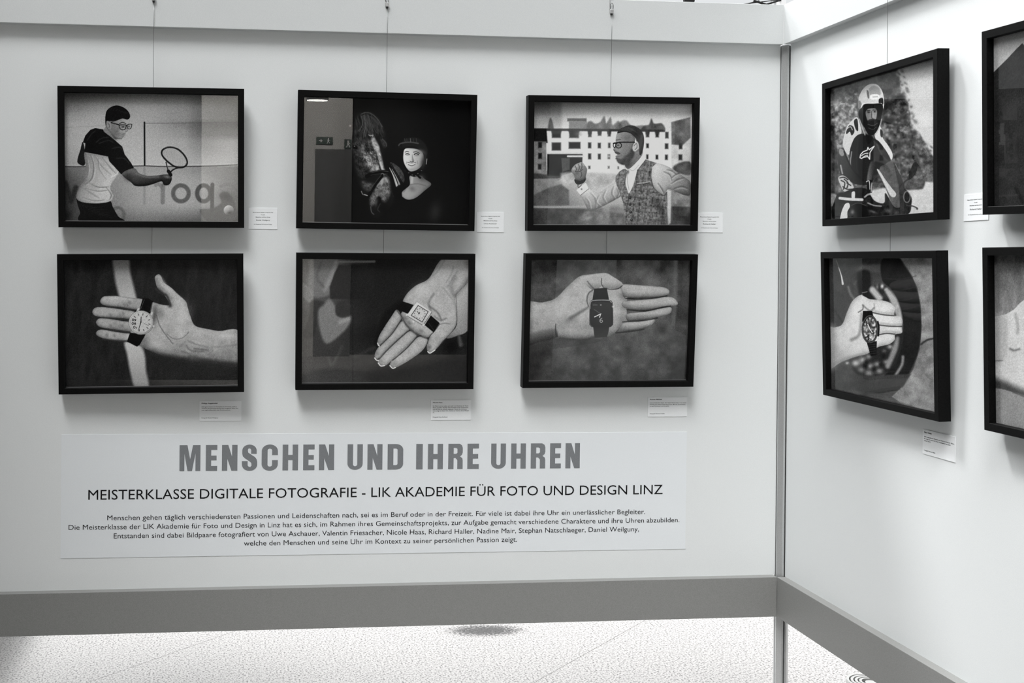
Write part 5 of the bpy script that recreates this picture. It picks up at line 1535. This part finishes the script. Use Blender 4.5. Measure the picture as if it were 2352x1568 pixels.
# ---------------------------------------------------------------- the exhibition banner
def glyph(ch):
    """heavy condensed capital on a unit cell: list of closed outlines (outer, then holes as bridges)"""
    s = 0.36
    def rr(x0, y0, x1, y1, r, ry=None, n=6, corners=(1, 1, 1, 1)):
        ry = ry or r
        P = []
        for (cx, cy, a0), on in zip(((x1 - r, y1 - ry, 0), (x0 + r, y1 - ry, 90), (x0 + r, y0 + ry, 180), (x1 - r, y0 + ry, 270)), corners):
            if on:
                for k in range(n + 1):
                    a = math.radians(a0 + 90 * k / n)
                    P.append((cx + r * math.cos(a), cy + ry * math.sin(a)))
            else:
                P.append({0: (x1, y1), 90: (x0, y1), 180: (x0, y0), 270: (x1, y0)}[a0])
        return P
    if ch == 'I': return [[(0, 0), (1, 0), (1, 1), (0, 1)]]
    if ch == 'H': return [[(0, 0), (s, 0), (s, .40), (1 - s, .40), (1 - s, 0), (1, 0), (1, 1), (1 - s, 1), (1 - s, .60), (s, .60), (s, 1), (0, 1)]]
    if ch == 'E': return [[(0, 0), (1, 0), (1, .19), (.47, .19), (.47, .41), (.94, .41), (.94, .59), (.47, .59), (.47, .81), (1, .81), (1, 1), (0, 1)]]
    if ch == 'N': return [[(0, 0), (.35, 0), (.35, .46), (.62, 0), (1, 0), (1, 1), (.65, 1), (.65, .55), (.40, 1), (0, 1)]]
    if ch == 'M': return [[(0, 0), (.235, 0), (.235, .66), (.385, 0), (.60, 0), (.765, .68), (.765, 0), (1, 0), (1, 1), (.645, 1), (.51, .46), (.375, 1), (0, 1)]]
    if ch == 'U':
        o = rr(0, 0, 1, 1, .5, .24, corners=(0, 0, 1, 1))
        i = [(1 - s, 1), (1 - s, .22)] + [(.5 + (.5 - s) * math.cos(math.radians(-a)), .22 + .08 * math.sin(math.radians(-a))) for a in range(15, 180, 15)] + [(s, .22), (s, 1)]
        k = o.index((0, 1)) if (0, 1) in o else 1
        # outline order: top right, top left, bottom left arc, bottom right arc
        return [[o[0]] + i + o[1:]]
    if ch == 'D':
        o = rr(0, 0, 1, 1, .46, .22, corners=(1, 0, 0, 1))
        i = rr(.37, .17, .64, .83, .13, .06, corners=(1, 0, 0, 1))
        return [o, i]
    if ch == 'R':
        o = [(0, 0), (.37, 0), (.37, .44), (.50, .44), (.63, .36), (.63, 0), (1, 0), (1, .34), (.97, .43), (.80, .50), (.95, .57), (1, .66), (1, .84), (.94, .94), (.78, 1), (0, 1)]
        i = [(.37, .60), (.37, .84), (.54, .84), (.63, .80), (.63, .64), (.54, .60)]
        return [o, i]
    if ch == 'C':
        T = [(1, .60), (1, .76)]
        T += [(.5 + .5 * math.cos(math.radians(a)), .76 + .25 * math.sin(math.radians(a))) for a in range(15, 181, 15)]
        T += [(.5 + .5 * math.cos(math.radians(a)), .24 + .25 * math.sin(math.radians(a))) for a in range(180, 361, 15)]
        T += [(1, .40), (.64, .40), (.64, .22)]
        T += [(.5 + .14 * math.cos(math.radians(a)), .22 + .07 * math.sin(math.radians(a))) for a in range(-20, -181, -20)]
        T += [(.36, .78)] + [(.5 + .14 * math.cos(math.radians(a)), .78 + .07 * math.sin(math.radians(a))) for a in range(160, -1, -20)]
        T += [(.64, .60)]
        return [T]
    if ch == 'S':
        top = [(.96, .65), (.96, .78)] + [(.49 + .47 * math.cos(math.radians(a)), .78 + .23 * math.sin(math.radians(a))) for a in range(15, 181, 15)]
        left = [(.02, .66), (.06, .56), (.20, .48), (.48, .37), (.61, .30), (.63, .20)]
        binn = [(.56, .145), (.46, .145), (.38, .20), (.38, .37), (0, .37), (0, .24)]
        bot = [(.5 + .5 * math.cos(math.radians(a)), .24 + .25 * math.sin(math.radians(a))) for a in range(195, 361, 15)]
        right = [(1, .33), (.96, .44), (.84, .53), (.58, .63), (.41, .70), (.38, .80)]
        tinn = [(.43, .86), (.53, .86), (.60, .81), (.60, .65)]
        return [top + left + binn + bot + right + tinn]
    return []

HEAD = [('M', -1.8432, -1.7825), ('E', -1.7667, -1.7333), ('N', -1.7195, -1.6741), ('S', -1.661, -1.6158), ('C', -1.6027, -1.555), ('H', -1.541, -1.4951), ('E', -1.4799, -1.4463), ('N', -1.433, -1.3876),
        ('U', -1.3477, -1.302), ('N', -1.2879, -1.2429), ('D', -1.2272, -1.1802),
        ('I', -1.1409, -1.121), ('H', -1.1052, -1.0595), ('R', -1.0432, -0.999), ('E', -0.9848, -0.9496),
        ('U', -0.9119, -0.8665), ('H', -0.8504, -0.8049), ('R', -0.7896, -0.7447), ('E', -0.7299, -0.6959), ('N', -0.6818, -0.637)]

def filled(outlines):
    """triangulated outline with holes through a 2D curve, returned as vertices (x, z) and faces"""
    cu = bpy.data.curves.new('outline', 'CURVE')
    cu.dimensions = '2D'
    cu.fill_mode = 'BOTH'
    for P in outlines:
        sp = cu.splines.new('POLY')
        sp.points.add(len(P) - 1)
        for q, (x, y) in zip(sp.points, P):
            q.co = (x, y, 0, 1)
        sp.use_cyclic_u = True
    ob = bpy.data.objects.new('outline', cu)
    C.objects.link(ob)
    me = bpy.data.meshes.new_from_object(ob.evaluated_get(bpy.context.evaluated_depsgraph_get()))
    bpy.data.objects.remove(ob)
    bpy.data.curves.remove(cu)
    V = [(v.co.x, v.co.y) for v in me.vertices]
    F = [tuple(p.vertices) for p in me.polygons]
    bpy.data.meshes.remove(me)
    return V, F

def banner():
    rot = -0.0042
    root = empty('exhibition_banner', Matrix.Translation((-2.1828, PY, 0.7335)) @ Matrix.Rotation(-rot, 4, 'Y'))
    tag(root, 'wide pale banner with the exhibition title and text, under the lower row of pictures', 'banner')
    W_, H_ = 1.8828, 0.3604
    MB().box(0, -0.0010, 0, W_, -0.0001, H_).build('sheet', M_banner, root)
    X0 = -2.1828
    for i0, i1 in ((0, 8), (8, 11), (11, 15), (15, 20)):      # one part per word
        hd = MB()
        for ch, a, b in HEAD[i0:i1]:
            V, F = filled(glyph(ch))
            x0, x1 = a - X0, b - X0
            hd.add([(x0 + (x1 - x0) * x, -0.0014, 0.2517 + 0.0762 * y) for x, y in V], F)
        hd.build('heading_word', M_greyink, root)
    mb = MB()
    put_text(mb, 'MEISTERKLASSE DIGITALE FOTOGRAFIE - LIK AKADEMIE FÜR FOTO UND DESIGN LINZ', 0.0776, 0.1700, 1.7306, 0.0305, 0.0, y=-0.0014)
    mb.build('subheading', M_ink, root)
    mb = MB()
    for row, (t, a, b, z) in enumerate([
        ('Menschen gehen täglich verschiedensten Passionen und Leidenschaften nach, sei es im Beruf oder in der Freizeit. Für viele ist dabei ihre Uhr ein unerlässlicher Begleiter.', -2.0502, -0.4290, 0.8415),
        ('Die Meisterklasse der LIK Akademie für Foto und Design in Linz hat es sich, im Rahmen ihres Gemeinschaftsprojekts, zur Aufgabe gemacht verschiedene Charaktere und ihre Uhren abzubilden.', -2.1605, -0.3198, 0.8180),
        ('Entstanden sind dabei Bildpaare fotografiert von Uwe Aschauer, Valentin Friesacher, Nicole Haas, Richard Haller, Nadine Mair, Stephan Natschlaeger, Daniel Weilguny,', -2.0312, -0.4477, 0.7890),
        ('welche den Menschen und seine Uhr im Kontext zu seiner persönlichen Passion zeigt.', -1.6525, -0.8290, 0.7595)]):
        put_text(mb, t, a - X0, 0.1095 - 0.0266 * row, b - a, 0.0155, -0.002, y=-0.0014)
    mb.build('body_text', M_ink, root)
M_banner = speckle(mat('banner_vinyl', rough=0.6, spec=0.2), (0.74, 0.77, 0.79), (0.80, 0.83, 0.85), 1200)
banner()

# ---------------------------------------------------------------- round floor air outlet behind the side panel
def floor_outlet(x, y):
    root = empty('floor_air_outlet', Matrix.Translation((x, y, 0)))
    tag(root, 'round metal floor air outlet with concentric slots beside the kick band', 'vent')
    def ring(name, r0, r1, z0, z1, m, n=48):
        V, F = [], []
        for k in range(n):
            c, s = math.cos(k * math.tau / n), math.sin(k * math.tau / n)
            V += [(r0 * c, r0 * s, z0), (r1 * c, r1 * s, z0), (r1 * c, r1 * s, z1), (r0 * c, r0 * s, z1)]
        for k in range(n):
            a, b = 4 * k, 4 * ((k + 1) % n)
            for q in range(4):
                q2 = (q + 1) % 4
                F.append((a + q, b + q, b + q2, a + q2))
        MB().add(V, F).build(name, m, root, smooth=False)
    ring('bowl', 0.0, 0.088, 0.0006, 0.0012, M_slot)
    for k, r in enumerate((0.083, 0.068, 0.053, 0.038)):
        ring('ring', r - 0.0045, r + 0.0045, 0.0012, 0.012, M_grille)
    MB().prism([(math.cos(k * math.tau / 24) * 0.022, math.sin(k * math.tau / 24) * 0.022) for k in range(24)], 0.0012, 0.010).build('hub', M_grille, root, bevel=0.002)
floor_outlet(0.74, 0.735)
